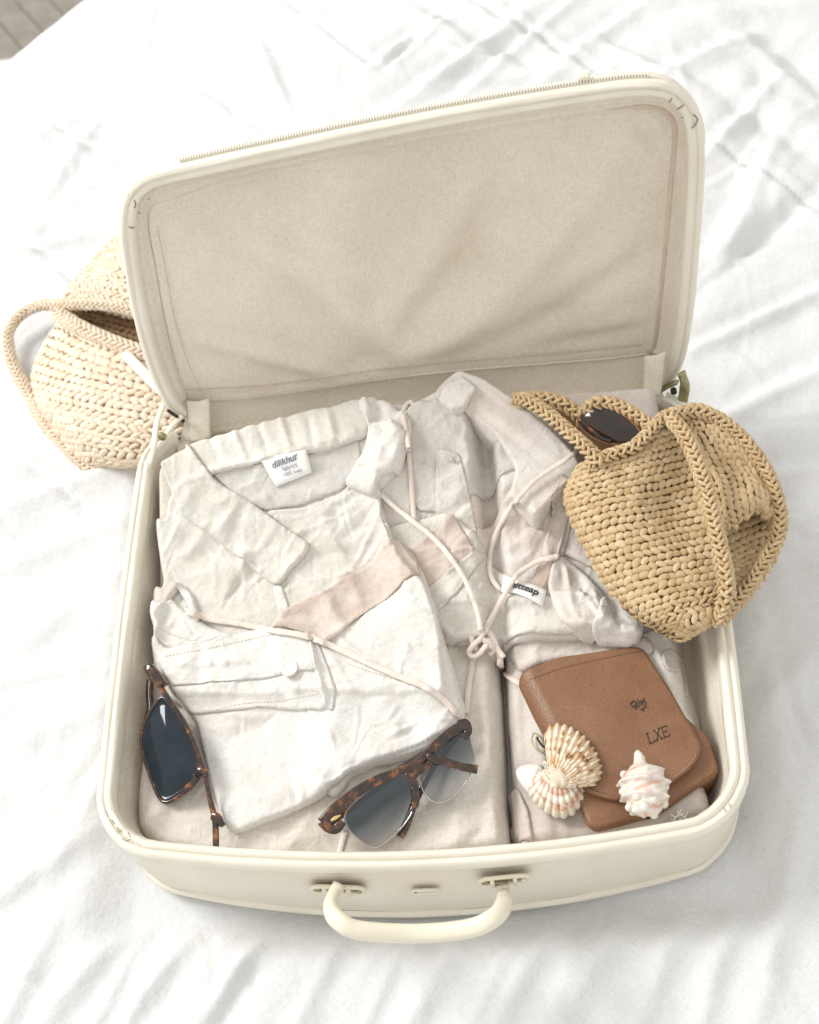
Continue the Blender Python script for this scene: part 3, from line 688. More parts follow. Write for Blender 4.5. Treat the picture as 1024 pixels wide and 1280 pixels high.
    if reg:
        i0,i1=np.searchsorted(px_,[bb[0]-.002,bb[2]+.002]); j0,j1=np.searchsorted(py_,[bb[1]-.002,bb[3]+.002])
        sx_=PX[j0:j1,i0:i1]; sy_=PY[j0:j1,i0:i1]; d,_,_,ar=sdf(sx_,sy_,P); d=d.reshape(sx_.shape); ar=ar.reshape(sx_.shape)
        z=f(sx_,sy_,np.maximum(d,0),ar); N_=PILE.copy(); N_[j0:j1,i0:i1]=np.where(d>0,z,PILE[j0:j1,i0:i1]); PILE=N_
    return o
def strip(a,b):
    """outline from two matching edges"""
    return list(a)+list(b)[::-1]
def on_top(px,lift=0.0,n=6,closed=False):
    P=catmull(np.array(px,float),n,closed); return on_pile(P,lift)
def stitches_on(px,parent,mat=None,gap=.0030,ln=.0018,rad=.00034,lift=.0002,name='stitching'):
    P=on_top(px,lift); stitch_run(name,P,gap,ln,rad,mat or M['stitch_pale'],parent,np.array([0,0,1.]))
def cordmesh(name,px,parent,ra=.0024,rb=.0013,mat=None,lift=.0016,hgt=None,reg=False,n=8,smooth_=5,twist=True):
    P=on_top(px,lift,10); P=resample(P,max(20,int(len(P))))
    z=P[:,2].copy()
    for _ in range(smooth_): z[1:-1]=np.maximum((z[:-2]+z[1:-1]+z[2:])/3,P[1:-1,2])
    P[:,2]=z
    if hgt is not None: P[:,2]+=np.interp(np.linspace(0,1,len(P)),np.linspace(0,1,len(hgt)),hgt)
    s=np.linspace(0,1,len(P)); wv=1+.16*perlin(s*14,s*0+lift*999)
    up=np.stack([.55*perlin(s*5,s*0+1.1)*twist,.55*perlin(s*5,s*0+7.1)*twist,np.ones_like(s)],1)
    V,F=tube(P,ra*wv,rb,n,up=up,power=2.6); return mesh(name,V,F,mat or M['cord'],parent)
def root(px): p=on_pile([px])[0]; return (float(p[0]),float(p[1]),float(p[2]))

def backrise(x,y,d): return (.056*sstep(.02,.18,y))*sstep(-.012,.012,d)
# ---- bottom layer, left
g1=thing('folded_dress','oatmeal linen garment folded flat at the bottom of the case, under both pairs of sunglasses','clothing',root((420,980)),'folded linen clothes in the suitcase')
cloth('cloth_layer',[(149,985),(158,930),(168,850),(185,800),(196,660),(206,612),(262,588),(340,568),(430,535),(500,500),(600,480),(622,800),(630,930),(632,1000),(640,1062),(520,1082),(430,1086),(300,1080),(210,1066),(182,1058),(162,1030)],M['linen_low'],g1,
      lift=backrise,ymax=.194,thick=.046,r=.013,edge=.10,zb=.055,drape=0,res=.0015,rc=.012,seed=2,nw=24,wang=1.3,wam=(.0005,.0016),wwd=(.004,.009),
      wr=[(205,1010,150,1050,.008,.003),(300,1015,290,1065,.004,-.0012),(560,840,575,1060,.010,.0025),(600,830,622,1040,.005,.0015),(480,1050,520,990,.006,-.0016),(330,1040,380,1060,.005,.0012),(640,900,625,1060,.004,.0012),(180,900,170,990,.006,.0014)],noise_=.0014)
# ---- bottom layer, right
g2=thing('folded_trousers','rosy linen trousers folded in lengthwise pleats under the brown pouch','clothing',root((720,900)),'folded linen clothes in the suitcase')
cloth('cloth_layer',[(628,802),(608,480),(700,480),(820,470),(838,690),(846,780),(856,840),(862,885),(877,905),(874,940),(893,1000),(892,1024),(830,1045),(760,1058),(646,1066),(640,1000),(632,900)],M['linen_rose'],g2,
      lift=backrise,ymax=.194,thick=.043,r=.014,edge=.10,zb=.05,drape=0,res=.0018,rc=.008,seed=4,nw=14,wang=1.7,wam=(.0004,.0012),wwd=(.003,.007),
      wr=[(650,820,660,1060,.007,-.003),(672,830,690,1060,.006,.002),(648,1000,660,1060,.005,.002),(830,790,868,930,.006,-.0018),(812,790,850,900,.004,.0012),(700,1010,710,1055,.005,.0015)],noise_=.0013)
cloth('pleat',[(634,985),(640,1058),(668,1056),(660,1010),(646,985)],M['linen_rose'],g2,thick=.004,r=.004,res=.0014,rc=.003,nw=0,seed=5)
cloth('side_flap',[(770,800),(812,790),(850,800),(856,845),(874,905),(876,925),(862,930),(820,850)],M['linen_c'],g2,thick=.006,r=.005,res=.0014,seed=6,nw=8,wang=1.9,hem=.004,puck=.0003)
cordmesh('loop',[(858,870),(856,845),(850,825),(838,814),(830,820),(834,834),(846,838)],g2,.0015,.0010,M['linen_rose'],lift=.002)
cloth('rolled_cuff',[(655,795),(735,790),(812,797),(820,815),(760,830),(700,824),(650,842),(634,824)],M['linen_rose'],g2,thick=.006,r=.008,res=.0016,seed=7,nw=8,wang=.3)
jj=np.searchsorted(py_,.180); PILE[jj:]=PILE[jj]
# ---- right hand blouse
sb=thing('linen_blouse','pale linen blouse with turned-up collar, beside the straw bag in the case','clothing',root((640,640)),'folded linen clothes in the suitcase')
cloth('body',[(500,520),(545,492),(600,500),(680,545),(722,575),(742,640),(768,692),(792,738),(806,760),(800,806),(740,800),(660,800),(570,806),(520,780),(480,700),(470,600)],M['linen_b'],sb,
      thick=.014,r=.007,edge=.25,drape=.014,seed=8,nw=34,wang=.7,wam=(.0004,.0015),
      wr=[(560,660,640,600,.005,.0016),(640,560,700,620,.006,-.0018),(560,540,620,600,.005,.0014),(640,740,760,760,.006,.0016),(600,690,650,760,.005,-.0014),(720,600,735,690,.006,.0018),(520,560,540,640,.005,-.0013)],noise_=.0013)
cloth('body',[(560,700),(640,610),(700,590),(738,640),(765,700),(742,712),(700,690),(672,760),(560,760)],M['linen_b'],sb,thick=.007,r=.006,drape=.008,seed=9,nw=18,wang=.9,hem=.003,wr=[(650,640,720,680,.006,-.0018),(600,700,690,660,.005,.0016)])
# yoke inside neck
cloth('inner_yoke',[(512,510),(540,502),(600,520),(655,545),(665,580),(620,610),(560,640),(520,640),(508,580)],M['yoke'],sb,thick=.0025,r=.002,drape=.006,seed=10,nw=14,wang=.5,wam=(.0003,.0009))
stitches_on([(516,572),(550,588),(585,598),(625,588)],sb)
cloth('placket',[(545,560),(575,566),(592,640),(600,690),(570,700),(545,650)],M['linen_a'],sb,thick=.002,r=.002,drape=.004,seed=11,nw=6,res=.0013,hem=.003)
# turned-up collar
cloth('collar',[(541,494),(548,480),(572,459),(602,470),(652,500),(690,530),(724,560),(722,575),(690,604),(668,628),(634,600),(645,570),(618,535),(585,510)],M['linen_b'],sb,
      zb=.133,zmin=lambda x,y:np.interp(y,[.09,.14,.20],[.112,.126,.133]),thick=.005,r=.003,edge=.5,drape=.007,seed=12,nw=12,wang=2.5,wam=(.0004,.0012),hem=.004,puck=.0007,wr=[(560,490,700,600,.004,-.0016),(600,480,690,560,.004,.0012)],
      lift=lambda x,y,d: .004*sstep(.150,.205,y))
cloth('collar_leaf',[(548,500),(556,480),(580,470),(596,485),(580,508),(566,512)],M['linen_c'],sb,zb=.136,zmin=lambda x,y:.137+0*x,thick=.003,r=.003,drape=.004,seed=13,nw=3,res=.0012,hem=.0025,rc=.003)
# right front edge (bound)
cloth('front_band',[(700,590),(722,602),(706,690),(690,760),(668,776),(660,742),(680,680)],M['linen_band'],sb,thick=.0025,r=.002,drape=.004,seed=14,nw=8,wang=1.3,hem=.0028,puck=.0004,res=.0013,rc=.003)
cordmesh('edge_piping',[(716,620),(706,660),(692,712),(683,760)],sb,.0011,.0009,M['linen_rose'],lift=.001)
# folded lower front with rosy band
cloth('folded_front',[(480,660),(560,640),(600,672),(612,705),(670,740),(735,745),(760,790),(700,801),(640,797),(560,808),(520,790)],M['linen_a'],sb,thick=.007,r=.009,edge=.2,drape=.008,seed=15,nw=20,wang=.2,wam=(.0004,.0013),
      wr=[(560,770,690,790,.006,-.0012),(600,730,680,770,.005,.0014)])
cloth('waistband',[(512,690),(566,642),(582,668),(596,690),(545,735),(528,742)],M['linen_band'],sb,thick=.003,r=.003,drape=.004,seed=16,nw=6,wang=.9,hem=.003,puck=.0005,res=.0013,rc=.003)
cloth('front_fold',[(612,700),(572,742),(536,772),(528,740),(560,712),(598,688)],M['linen_a'],sb,thick=.0025,r=.003,drape=.004,seed=17,nw=6,res=.0013,hem=.003)
# tied sleeve and rolled cuff at the right
cloth('sleeve',[(690,702),(704,694),(730,716),(756,742),(772,790),(730,806),(704,790),(692,760),(684,730)],M['linen_b'],sb,thick=.011,r=.010,edge=.2,drape=.006,seed=18,nw=10,wang=2.0,wam=(.0005,.0014),
      wr=[(705,700,720,790,.004,.0018,3),(722,715,745,790,.004,-.0015,3),(740,730,760,790,.003,.0014,3)])
cloth('sleeve_cuff',[(752,745),(775,742),(799,748),(806,766),(803,800),(790,809),(748,808),(738,800),(746,772)],M['linen_c'],sb,thick=.013,r=.010,edge=.25,drape=.005,seed=19,nw=5,wang=1.7,hem=.0035,puck=.0003,res=.0014)
stitches_on([(757,752),(764,770),(760,788),(750,800)],sb)
# woven tag on the blouse
def tagpatch(name,px,parent,mat,th=.0012,lift=.0004,lim=.0035):
    q=on_pile(np.array(px,float),lift+th); a,b,c,d=q; n=12
    g=np.array([[a*(1-u)*(1-v)+b*u*(1-v)+c*u*v+d*(1-u)*v for u in np.linspace(0,1,n)] for v in np.linspace(0,1,6)])
    g[...,2]=np.minimum(np.maximum(g[...,2],samp(blur(PILE,.004),g[...,0],g[...,1])+lift+th),g[...,2]+lim)+.0004*perlin(g[...,0]*90,g[...,1]*90)+.0004
    bot=g.copy(); bot[...,2]-=th
    V=np.vstack([g.reshape(-1,3),bot.reshape(-1,3)]); F=[tuple(f) for f in gridfaces(6,n)]+[tuple(f[::-1]+6*n) for f in gridfaces(6,n)]
    per=[i for i in range(n)]+[r*n+n-1 for r in range(1,6)]+[5*n+i for i in range(n-2,-1,-1)]+[r*n for r in range(4,0,-1)]
    for i,a_ in enumerate(per): b_=per[(i+1)%len(per)]; F.append((a_,a_+6*n,b_+6*n,b_))
    return mesh(name,V,F,mat,parent),q
def textmesh_(name,body,origin,ex_,ey_,size,mat,parent,offset=0.0,shear=0.0,ext=.00012,sx=1.0,space=1.0):
    cu_=bpy.data.curves.new('t','FONT'); cu_.body=body; cu_.size=1; cu_.align_x='CENTER'; cu_.align_y='CENTER'; cu_.shear=shear; cu_.offset=offset; cu_.space_character=space
    to=bpy.data.objects.new('t',cu_); S.collection.objects.link(to); bpy.context.view_layer.update()
    dg=bpy.context.evaluated_depsgraph_get(); me=bpy.data.meshes.new_from_object(to.evaluated_get(dg))
    v=np.zeros(len(me.vertices)*3); me.vertices.foreach_get('co',v); v=v.reshape(-1,3); F=[tuple(p.vertices) for p in me.polygons]
    bpy.data.objects.remove(to); bpy.data.meshes.remove(me)
    ez_=np.cross(ex_,ey_); ez_/=np.linalg.norm(ez_)
    V=origin+v[:,:1]*size*sx*ex_+v[:,1:2]*size*ey_+ez_*ext
    return mesh(name,V,F,mat,parent,smooth=False)
def textmesh(name,body,origin,ex_,ey_,size,mat,parent,lift=.0024,**k):
    o=textmesh_(name,body,origin,ex_,ey_,size,mat,parent,**k); n=len(o.data.vertices); v=np.zeros(n*3); o.data.vertices.foreach_get('co',v); v=v.reshape(-1,3)
    tv=np.zeros(len(parent.data.vertices)*3); parent.data.vertices.foreach_get('co',tv); tv=tv.reshape(-1,3)[:72]
    dd=np.hypot(v[:,None,0]-tv[None,:,0],v[:,None,1]-tv[None,:,1])+1e-5; ix=np.argsort(dd,1)[:,:4]; wt=1/np.take_along_axis(dd,ix,1)**2
    v[:,2]=(tv[:,2][ix]*wt).sum(1)/wt.sum(1)+.0010; o.data.vertices.foreach_set('co',v.ravel()); return o
def unit(v): return v/np.linalg.norm(v)
tg,q=tagpatch('woven_label',[(630,722),(684,741),(678,758),(626,740)],sb,M['tag'],.0012,.0016,.012)
e1=unit(q[1]-q[0]); e2=unit(q[0]-q[3]); textmesh('label_print','mitteap',q.mean(0)+e1*.0,e1,e2,.0090,M['ink_black'],tg,lift=.0034,offset=.02,shear=.25,ext=.0010)
tg,q=tagpatch('size_mark',[(563,572),(574,575),(573,580),(562,577)],sb,M['yoke'],.0006)
e1=unit(q[1]-q[0]); e2=unit(q[0]-q[3]); textmesh('size_print','36',q.mean(0),e1,e2,.005,M['ink'],tg,ext=.0009)

# ---- left shirt
sa=thing('linen_shirt','pale grandad-collar linen shirt with a white neck label, filling the upper left of the case','clothing',root((330,680)),'folded linen clothes in the suitcase')
cloth('body',[(238,602),(310,584),(400,562),(480,532),(512,548),(492,600),(472,620),(488,660),(500,700),(548,760),(560,880),(300,880),(212,880),(192,830),(190,775),(206,735),(197,690),(208,655),(212,620)],M['linen_a'],sa,
      thick=.013,r=.007,edge=.25,drape=.014,seed=20,nw=36,wang=.6,wam=(.0004,.0014),
      wr=[(230,700,260,660,.006,.0018),(250,720,330,700,.009,.0022),(290,740,340,690,.006,-.0018),(400,640,440,720,.006,.0018),(440,600,480,680,.006,-.0016),(350,700,420,760,.008,.0018),(215,650,300,720,.006,-.0014)],noise_=.0013)
cloth('inner_yoke',[(256,590),(330,572),(400,552),(450,540),(452,575),(430,612),(380,632),(330,640),(300,625)],M['yoke'],sa,thick=.0022,r=.003,drape=.005,seed=21,nw=10,wang=.5,wam=(.0003,.0008))
cloth('front_panel',[(330,640),(385,634),(430,615),(440,600),(478,612),(478,650),(494,690),(440,730),(352,790),(340,735),(385,682)],M['linen_a'],sa,thick=.004,r=.004,drape=.006,seed=22,nw=22,wang=.7,wam=(.0003,.0011),hem=.003,puck=.0005)
cordmesh('seam_piping',[(255,594),(300,586),(345,578),(400,566),(452,544)],sa,.0007,.0007,M['linen_low'],lift=.0004)
cloth('collar',[(226,573),(262,560),(300,550),(330,545),(365,528),(410,512),(440,500),(458,500),(466,515),(460,545),(420,560),(380,568),(330,576),(290,586),(258,596),(240,592)],M['linen_a'],sa,
      thick=.009,r=.006,edge=.3,drape=.006,seed=23,nw=0,hem=[.0030],puck=.0008,
      wr=[(300,552,312,588,.003,.0016),(328,546,340,578,.003,-.0013),(356,536,366,572,.0035,.0016),(385,524,395,566,.003,-.0014),(410,514,420,558,.0035,.0016),(270,560,280,592,.003,-.001)],)
cloth('collar_stand',[(446,502),(462,496),(490,504),(515,526),(514,548),(498,580),(478,608),(468,622),(428,606),(440,590),(456,562),(462,536)],M['linen_c'],sa,
      thick=.010,r=.006,edge=.3,drape=.006,seed=24,nw=4,wang=1.8,hem=[.0028],puck=.0009,wr=[(470,510,490,590,.005,-.0018,3),(455,590,476,600,.003,.0012),(482,515,503,560,.004,.0012,3),(450,520,468,530,.0025,.001)],)
cloth('front_placket',[(340,735),(352,730),(366,772),(356,786),(350,770)],M['linen_c'],sa,thick=.002,r=.0018,drape=.003,seed=25,nw=0,res=.0011,rc=.002)
cloth('collar_leaf',[(197,618),(204,606),(222,571),(232,572),(268,600),(330,640),(388,680),(384,690),(348,731),(338,728),(280,682),(225,642)],M['linen_a'],sa,
      thick=.0075,r=.003,edge=.6,drape=.006,seed=26,nw=12,wang=1.0,wam=(.0003,.0009),hem=[.0035],puck=.0009,rc=.0035,wr=[(300,625,270,680,.004,.0014),(335,650,305,700,.004,-.0011),(250,600,225,640,.005,.0012)])
tg,q=tagpatch('neck_label',[(325,574),(383,562),(390,590),(345,608)],sa,M['tag'],.0016,.001)
q=on_pile(np.array([(327,577),(384,564),(389,590),(341,607)],float),.0042)
e1=unit(q[1]-q[0]); e2=unit(q[0]-q[3]); cc=q.mean(0)
textmesh('label_print','dilikhur',cc+e2*.0042-e1*.001,e1,e2,.0078,M['ink'],tg,offset=.02,shear=.3,ext=.0006)
textmesh('label_print','fabrics',cc-e2*.0015+e1*.001,e1,e2,.0052,M['ink'],tg,ext=.0006,shear=.2)
textmesh('label_print','100% linen',cc-e2*.0062+e1*.0015,e1,e2,.0040,M['ink'],tg,ext=.0006)
# strap loop at left edge
cloth('strap_fold',[(186,792),(188,766),(206,738),(218,726),(226,732),(214,748),(203,772),(199,806)],M['linen_low'],sa,thick=.010,r=.005,drape=.005,seed=28,nw=3,res=.0012,rc=.003)
cloth('strap',[(190,790),(208,760),(216,748),(226,760),(262,784),(300,796),(285,808),(228,812),(200,808)],M['linen_c'],sa,thick=.007,r=.003,drape=.004,seed=29,nw=4,res=.0012,hem=.0025,rc=.003)
cloth('strap',[(218,728),(226,728),(240,742),(250,772),(248,778),(240,772),(232,752)],M['linen_c'],sa,thick=.007,r=.003,drape=.004,seed=36,nw=0,res=.0011,rc=.002)

# ---- folded skirt/trousers on top with button
sc=thing('folded_shorts','cream linen shorts with buttoned waistband and pale drawstring, folded on top of the shirt','clothing',root((400,880)),'folded linen clothes in the suitcase')
cloth('under_layer',[(345,775),(420,735),(500,678),(530,716),(556,800),(580,895),(560,925),(500,948),(440,970),(420,1000),(400,985),(420,940),(360,860)],M['linen_c'],sc,thick=.009,r=.005,edge=.35,drape=.014,seed=30,nw=14,wang=2.3,wam=(.0003,.001))
cloth('body',[(196,826),(250,806),(345,788),(400,806),(470,760),(527,722),(545,768),(566,830),(584,893),(562,930),(500,952),(444,968),(400,1000),(345,1024),(302,1042),(284,1040),(262,975),(246,905),(214,866)],M['linen_c'],sc,
      thick=.012,r=.006,edge=.35,drape=.016,seed=31,nw=26,wang=2.6,wam=(.0003,.0011),
      wr=[(270,900,360,880,.007,.0014),(280,925,330,905,.006,-.0014),(430,870,400,960,.012,.0024),(500,860,520,930,.010,-.002),(470,840,540,880,.008,.0014),(230,850,330,842,.005,-.0016),(300,1000,380,985,.009,.0016),(400,800,440,860,.004,.0012),(385,960,410,1000,.008,.0028)],noise_=.0012)
cloth('fly_panel',[(190,822),(250,804),(345,786),(386,790),(398,830),(412,880),(404,888),(330,884),(240,898),(214,864)],M['linen_c'],sc,thick=.0035,r=.0025,edge=.5,drape=.006,seed=32,nw=8,wang=2.9,wam=(.0003,.0009),rc=.004,
      wr=[(205,842,320,836,.003,-.0013),(215,862,300,852,.003,.0011),(400,850,412,885,.004,.001)])
cloth('waistband',[(188,821),(208,812),(262,802),(345,785),(386,789),(394,815),(398,838),(340,846),(270,852),(214,858),(198,842)],M['linen_c'],sc,thick=.0030,r=.002,edge=.5,drape=.005,seed=33,nw=6,wang=1.4,wam=(.0003,.0008),hem=[.0026],puck=.0006,rc=.004)
stitches_on([(208,820),(262,810),(345,793),(384,797)],sc)
stitches_on([(250,893),(300,880),(350,876),(404,866)],sc)
cloth('front_placket',[(386,790),(394,790),(420,860),(416,890),(404,882)],M['linen_c'],sc,thick=.0022,r=.002,drape=.003,seed=34,nw=0,res=.0011,rc=.002)
cloth('rosy_waistband',[(338,786),(345,776),(420,730),(498,678),(506,680),(522,700),(527,720),(470,760),(425,792),(402,806),(382,792)],M['linen_band'],sc,thick=.0055,r=.003,edge=.5,drape=.006,seed=35,nw=6,wang=2.2,wam=(.0004,.0012),hem=[.0028],puck=.0007,rc=.003,
      wr=[(405,745,430,785,.006,.0018),(460,710,480,745,.007,-.0018),(440,725,455,765,.005,.0014)])
stitches_on([(408,796),(436,776),(480,748),(522,716)],sc)
stitches_on([(436,830),(470,842),(520,858),(560,882)],sc)
# button
bp=on_pile([(362,836)],.0005)[0]; a=np.linspace(0,2*np.pi,36,endpoint=False); rows_=[]
for rr,zz_ in ((.0068,0),(.0072,.0010),(.0069,.0020),(.0058,.0023),(.0052,.0016),(.0030,.0015),(.0002,.0015)): rows_.append(np.stack([bp[0]+rr*np.cos(a),bp[1]+rr*np.sin(a),bp[2]+zz_+0*a+.05*rr*np.cos(a)],1))
bt=mesh('button',np.vstack(rows_),gridfaces(7,36,wrap_c=True),M['button'],sc)
stitches_on([(344,842),(350,840),(356,838)],sc,name='buttonhole')
# drawstring tape of the shorts
ds=cordmesh('drawstring',[(232,764),(262,774),(300,780),(340,788),(372,793),(395,800),(425,812),(455,826),(490,842),(530,858),(556,876),(574,896)],sc,.0027,.0012,M['cord'],lift=.0022,n=10)
cordmesh('drawstring',[(432,1040),(427,1055),(424,1070)],g1,.0022,.0010,M['cord_white'],lift=.001)

# ---- loose knotted cord over the clothes
kc=thing('knotted_cord','thin pale pink cord tied in a knot just above the brown pouch','cord',root((602,800)))
cordmesh('cord_strand',[(508,540),(504,516),(512,502),(518,508)],kc,.0021,.0013,lift=.0026)
cordmesh('cord_strand',[(509,540),(512,575),(515,610),(518,650)],kc,.0021,.0013,lift=.0026,mat=M['cord'])
cordmesh('cord_strand',[(470,612),(500,640),(545,677),(575,715),(590,745),(598,770),(602,792)],kc,.0023,.0013,lift=.0034,mat=M['cord_white'],hgt=[0,.001,.002,.002,.002,.003,.004])
cordmesh('cord_strand',[(722,568),(700,583),(668,604),(636,640),(618,675),(612,705),(616,725),(626,738)],kc,.0022,.0013,lift=.0030,hgt=[.006,.004,.002,.002,.001,0])
cordmesh('cord_strand',[(698,696),(672,704),(645,724),(628,752),(614,778),(604,798)],kc,.0024,.0014,lift=.0034,hgt=[0,.003,.004,.004,.004,.004])
kp=on_pile([(604,800)],.006)[0]
def kcurve(pts,ra,rb):
    P=np.array([U([(p[0],p[1])],kp[2]+p[2])[0] for p in pts]); P=resample(catmull(P,10),60); V,F=tube(P,ra,rb,10,power=2.4); mesh('knot_turn',V,F,M['cord'],kc)
kcurve([(596,778,.002),(592,788,.006),(590,798,.009),(594,808,.006),(600,816,.001)],.0024,.0017)
kcurve([(608,780,.002),(606,790,.008),(600,799,.011),(592,806,.010),(587,814,.005),(590,820,.002),(598,818,.004),(606,809,.009),(611,799,.008),(609,790,.003)],.0024,.0017)
kcurve([(588,796,.001),(592,789,.006),(602,787,.012),(613,792,.011),(618,801,.007),(622,811,.004),(630,822,.002)],.0024,.0017)
kcurve([(604,800,.012),(613,804,.009),(617,812,.004),(612,818,.001)],.0023,.0016)
cordmesh('cord_end',[(594,812),(590,835),(586,860),(583,892)],kc,.0026,.0012,lift=.0015)
cordmesh('cord_end',[(606,806),(616,820),(626,832),(622,826)],kc,.0024,.0013,lift=.0024)
cordmesh('cord_end',[(612,806),(624,818),(626,832),(634,844),(652,856),(664,862)],kc,.0026,.0014,lift=.0028)
# ================================================================= BAGS
def cgrid(G, nu, nv):
    """bicubic (Catmull-Rom) surface through a control grid, nu x nv samples"""
    G=np.asarray(G,float)
    A=np.array([resample_par(catmull(r,12),nu) for r in G]); B=np.array([resample_par(catmull(A[:,i],12),nv) for i in range(nu)])
    return B.transpose(1,0,2)
def resample_par(P,n):
    t=np.linspace(0,len(P)-1,n); i=np.minimum(t.astype(int),len(P)-2); f=(t-i)[:,None]; return P[i]*(1-f)+P[i+1]*f
def blob(nu=8,nv=8,bend=.28):
    """one yarn loop: plump, slightly bent lozenge, length along x"""
    V=[]; t=np.linspace(0,np.pi,nu)
    for a in t[1:-1]:
        r=np.sin(a)**.5
        for b in np.linspace(0,2*np.pi,nv,endpoint=False):
            x=-np.cos(a); V.append((x, r*np.cos(b)+bend*(1-x*x)-bend*.5, r*np.sin(b)))
    k=nu-2; V.append((-1,-bend*.5,0)); V.append((1,-bend*.5,0)); V=np.array(V)
    F=[tuple(f)+() for f in gridfaces(k,nv,wrap_c=True)]
    F3=[]
    for f in F: F3+= [(f[0],f[1],f[2]),(f[0],f[2],f[3])]
    n0=k*nv
    for j in range(nv): F3.append((n0,(j+1)%nv,j)); F3.append((n0+1,(k-1)*nv+j,(k-1)*nv+(j+1)%nv))
    return V,np.array(F3)
BV,BF=blob()
def loops(name,items,mat,parent,seed=0):
    """items: list of (pos, ex, ey, en, lx, ly, lz, tone)"""
    r=np.random.default_rng(seed); m=len(BV)
    P=np.array([i[0] for i in items]); EXs=np.array([i[1]*i[4] for i in items]); EYs=np.array([i[2]*i[5] for i in items]); ENs=np.array([i[3]*i[6] for i in items]); T=np.array([i[7] for i in items])
    V=P[:,None]+BV[None,:,:1]*EXs[:,None]+BV[None,:,1:2]*EYs[:,None]+BV[None,:,2:3]*ENs[:,None]
    F=(BF[None]+np.arange(len(items))[:,None,None]*m).reshape(-1,3)
    return mesh(name,V.reshape(-1,3),F,mat,parent,kind='stuff',col=np.repeat(T,m))
def knit(Sf, pu, pv, seed=1, tilt=.42, fat=1.0, upn=None, ph=0):
    """loops over a surface sample array Sf[v,u,3]; rows run along u"""
    r=np.random.default_rng(seed); nv,nu,_=Sf.shape; items=[]
    col=np.linalg.norm(np.diff(Sf,axis=0),axis=2).sum(0); nrow=max(2,int(np.median(col)/pv))
    Tu=np.gradient(Sf,axis=1); Tv=np.gradient(Sf,axis=0)
    for k in range(nrow):
        fv=(k+.5)/nrow*(nv-1); j=min(int(fv),nv-2); g=fv-j
        row=Sf[j]*(1-g)+Sf[j+1]*g; tu=Tu[j]*(1-g)+Tu[j+1]*g; tv=Tv[j]*(1-g)+Tv[j+1]*g
        s=np.r_[0,np.cumsum(np.linalg.norm(np.diff(row,axis=0),axis=1))]; n=max(1,int(round(s[-1]/pu)))
        loc_v=np.linalg.norm(tv,axis=1)*(nv-1)/nrow
        off=.5*(k%2)+r.normal()*.05
        for i in range(n):
            si=(i+.25+off*.999)/n*s[-1]
            if si>s[-1]: continue
            fi=np.interp(si,s,np.arange(nu)); a=min(int(fi),nu-2); b=fi-a
            p=row[a]*(1-b)+row[a+1]*b; e1=unit(tu[a]*(1-b)+tu[a+1]*b); e2=tv[a]*(1-b)+tv[a+1]*b; en=np.cross(e1,e2); 
            nl=np.linalg.norm(en)
            if nl<1e-9: continue
            en/=nl
            if en[2]<0: en=-en
            e2=np.cross(en,e1)
            th=(tilt if k%2 else -tilt*.7)+r.normal()*.20
            x=e1*math.cos(th)+e2*math.sin(th); y=-e1*math.sin(th)+e2*math.cos(th)
            lv=loc_v[a]*.5; 
            items.append((p+r.normal(size=3)*.00022+en*.0002,x,y,en,pu*.66*fat*r.uniform(.88,1.14),lv*1.02*fat*r.uniform(.85,1.12),.0021*r.uniform(.8,1.2),float(np.clip(.5+r.normal()*.22,0,1))))
    return items
def braid(P3, width, thick, pitch, up, seed=1, ncol=4, spread=1.25):
    """strap of slanting loops round a core"""
    r=np.random.default_rng(seed); L=np.linalg.norm(np.diff(P3,axis=0),axis=1).sum(); n=int(L/pitch); Q=resample(P3,max(n,3)); T,B,Nn=frames(Q,up); items=[]
    for i in range(len(Q)):
        for c in range(ncol):
            a=(-spread+2*spread*c/(ncol-1)); 
            sgn=1 if c%2 else -1
            nrm=B[i]*math.sin(a)+Nn[i]*math.cos(a); side=B[i]*math.cos(a)-Nn[i]*math.sin(a)
            p=Q[i]+T[i]*pitch*(.5*((c+1)%2))+B[i]*math.sin(a)*width*.5*.80+Nn[i]*math.cos(a)*thick*.62
            th=sgn*.72+r.normal()*.1; x=T[i]*math.cos(th)+side*math.sin(th); y=-T[i]*math.sin(th)+side*math.cos(th)
            items.append((p+r.normal(size=3)*.00015,x,y,nrm,pitch*.80,width*.150*r.uniform(.9,1.1),thick*.34,float(np.clip(.55+r.normal()*.2,0,1))))
    return items
def sheet(name,Sf,mat,parent,off=.0011):
    Tu=np.gradient(Sf,axis=1); Tv=np.gradient(Sf,axis=0); n=np.cross(Tu,Tv); n/=np.linalg.norm(n,axis=2)[...,None]+1e-9; n*=np.sign(n[...,2:3]+1e-9)
    o=mesh(name,(Sf-n*off).reshape(-1,3),gridfaces(*Sf.shape[:2]),mat,parent); return o
def pz(rows):
    """rows of (px,py,z)"""
    return np.array([[U([(a,b)],z)[0] for a,b,z in r] for r in rows])
def pl3(pts): return np.array([U([(a,b)],z)[0] for a,b,z in pts])
def strap(name,pts,width,thick,parent,mat,core,pitch=.0058,up=(0,0,1),seed=1,ncol=4,spread=1.25):
    P=resample(catmull(pl3(pts),10),80); V,F=tube(P,width*.43,thick*.52,10,up=up); o=mesh(name,V,F,core,parent)
    loops('strap_loops',braid(P,width,thick,pitch,up,seed,ncol,spread),mat,o,seed); return o

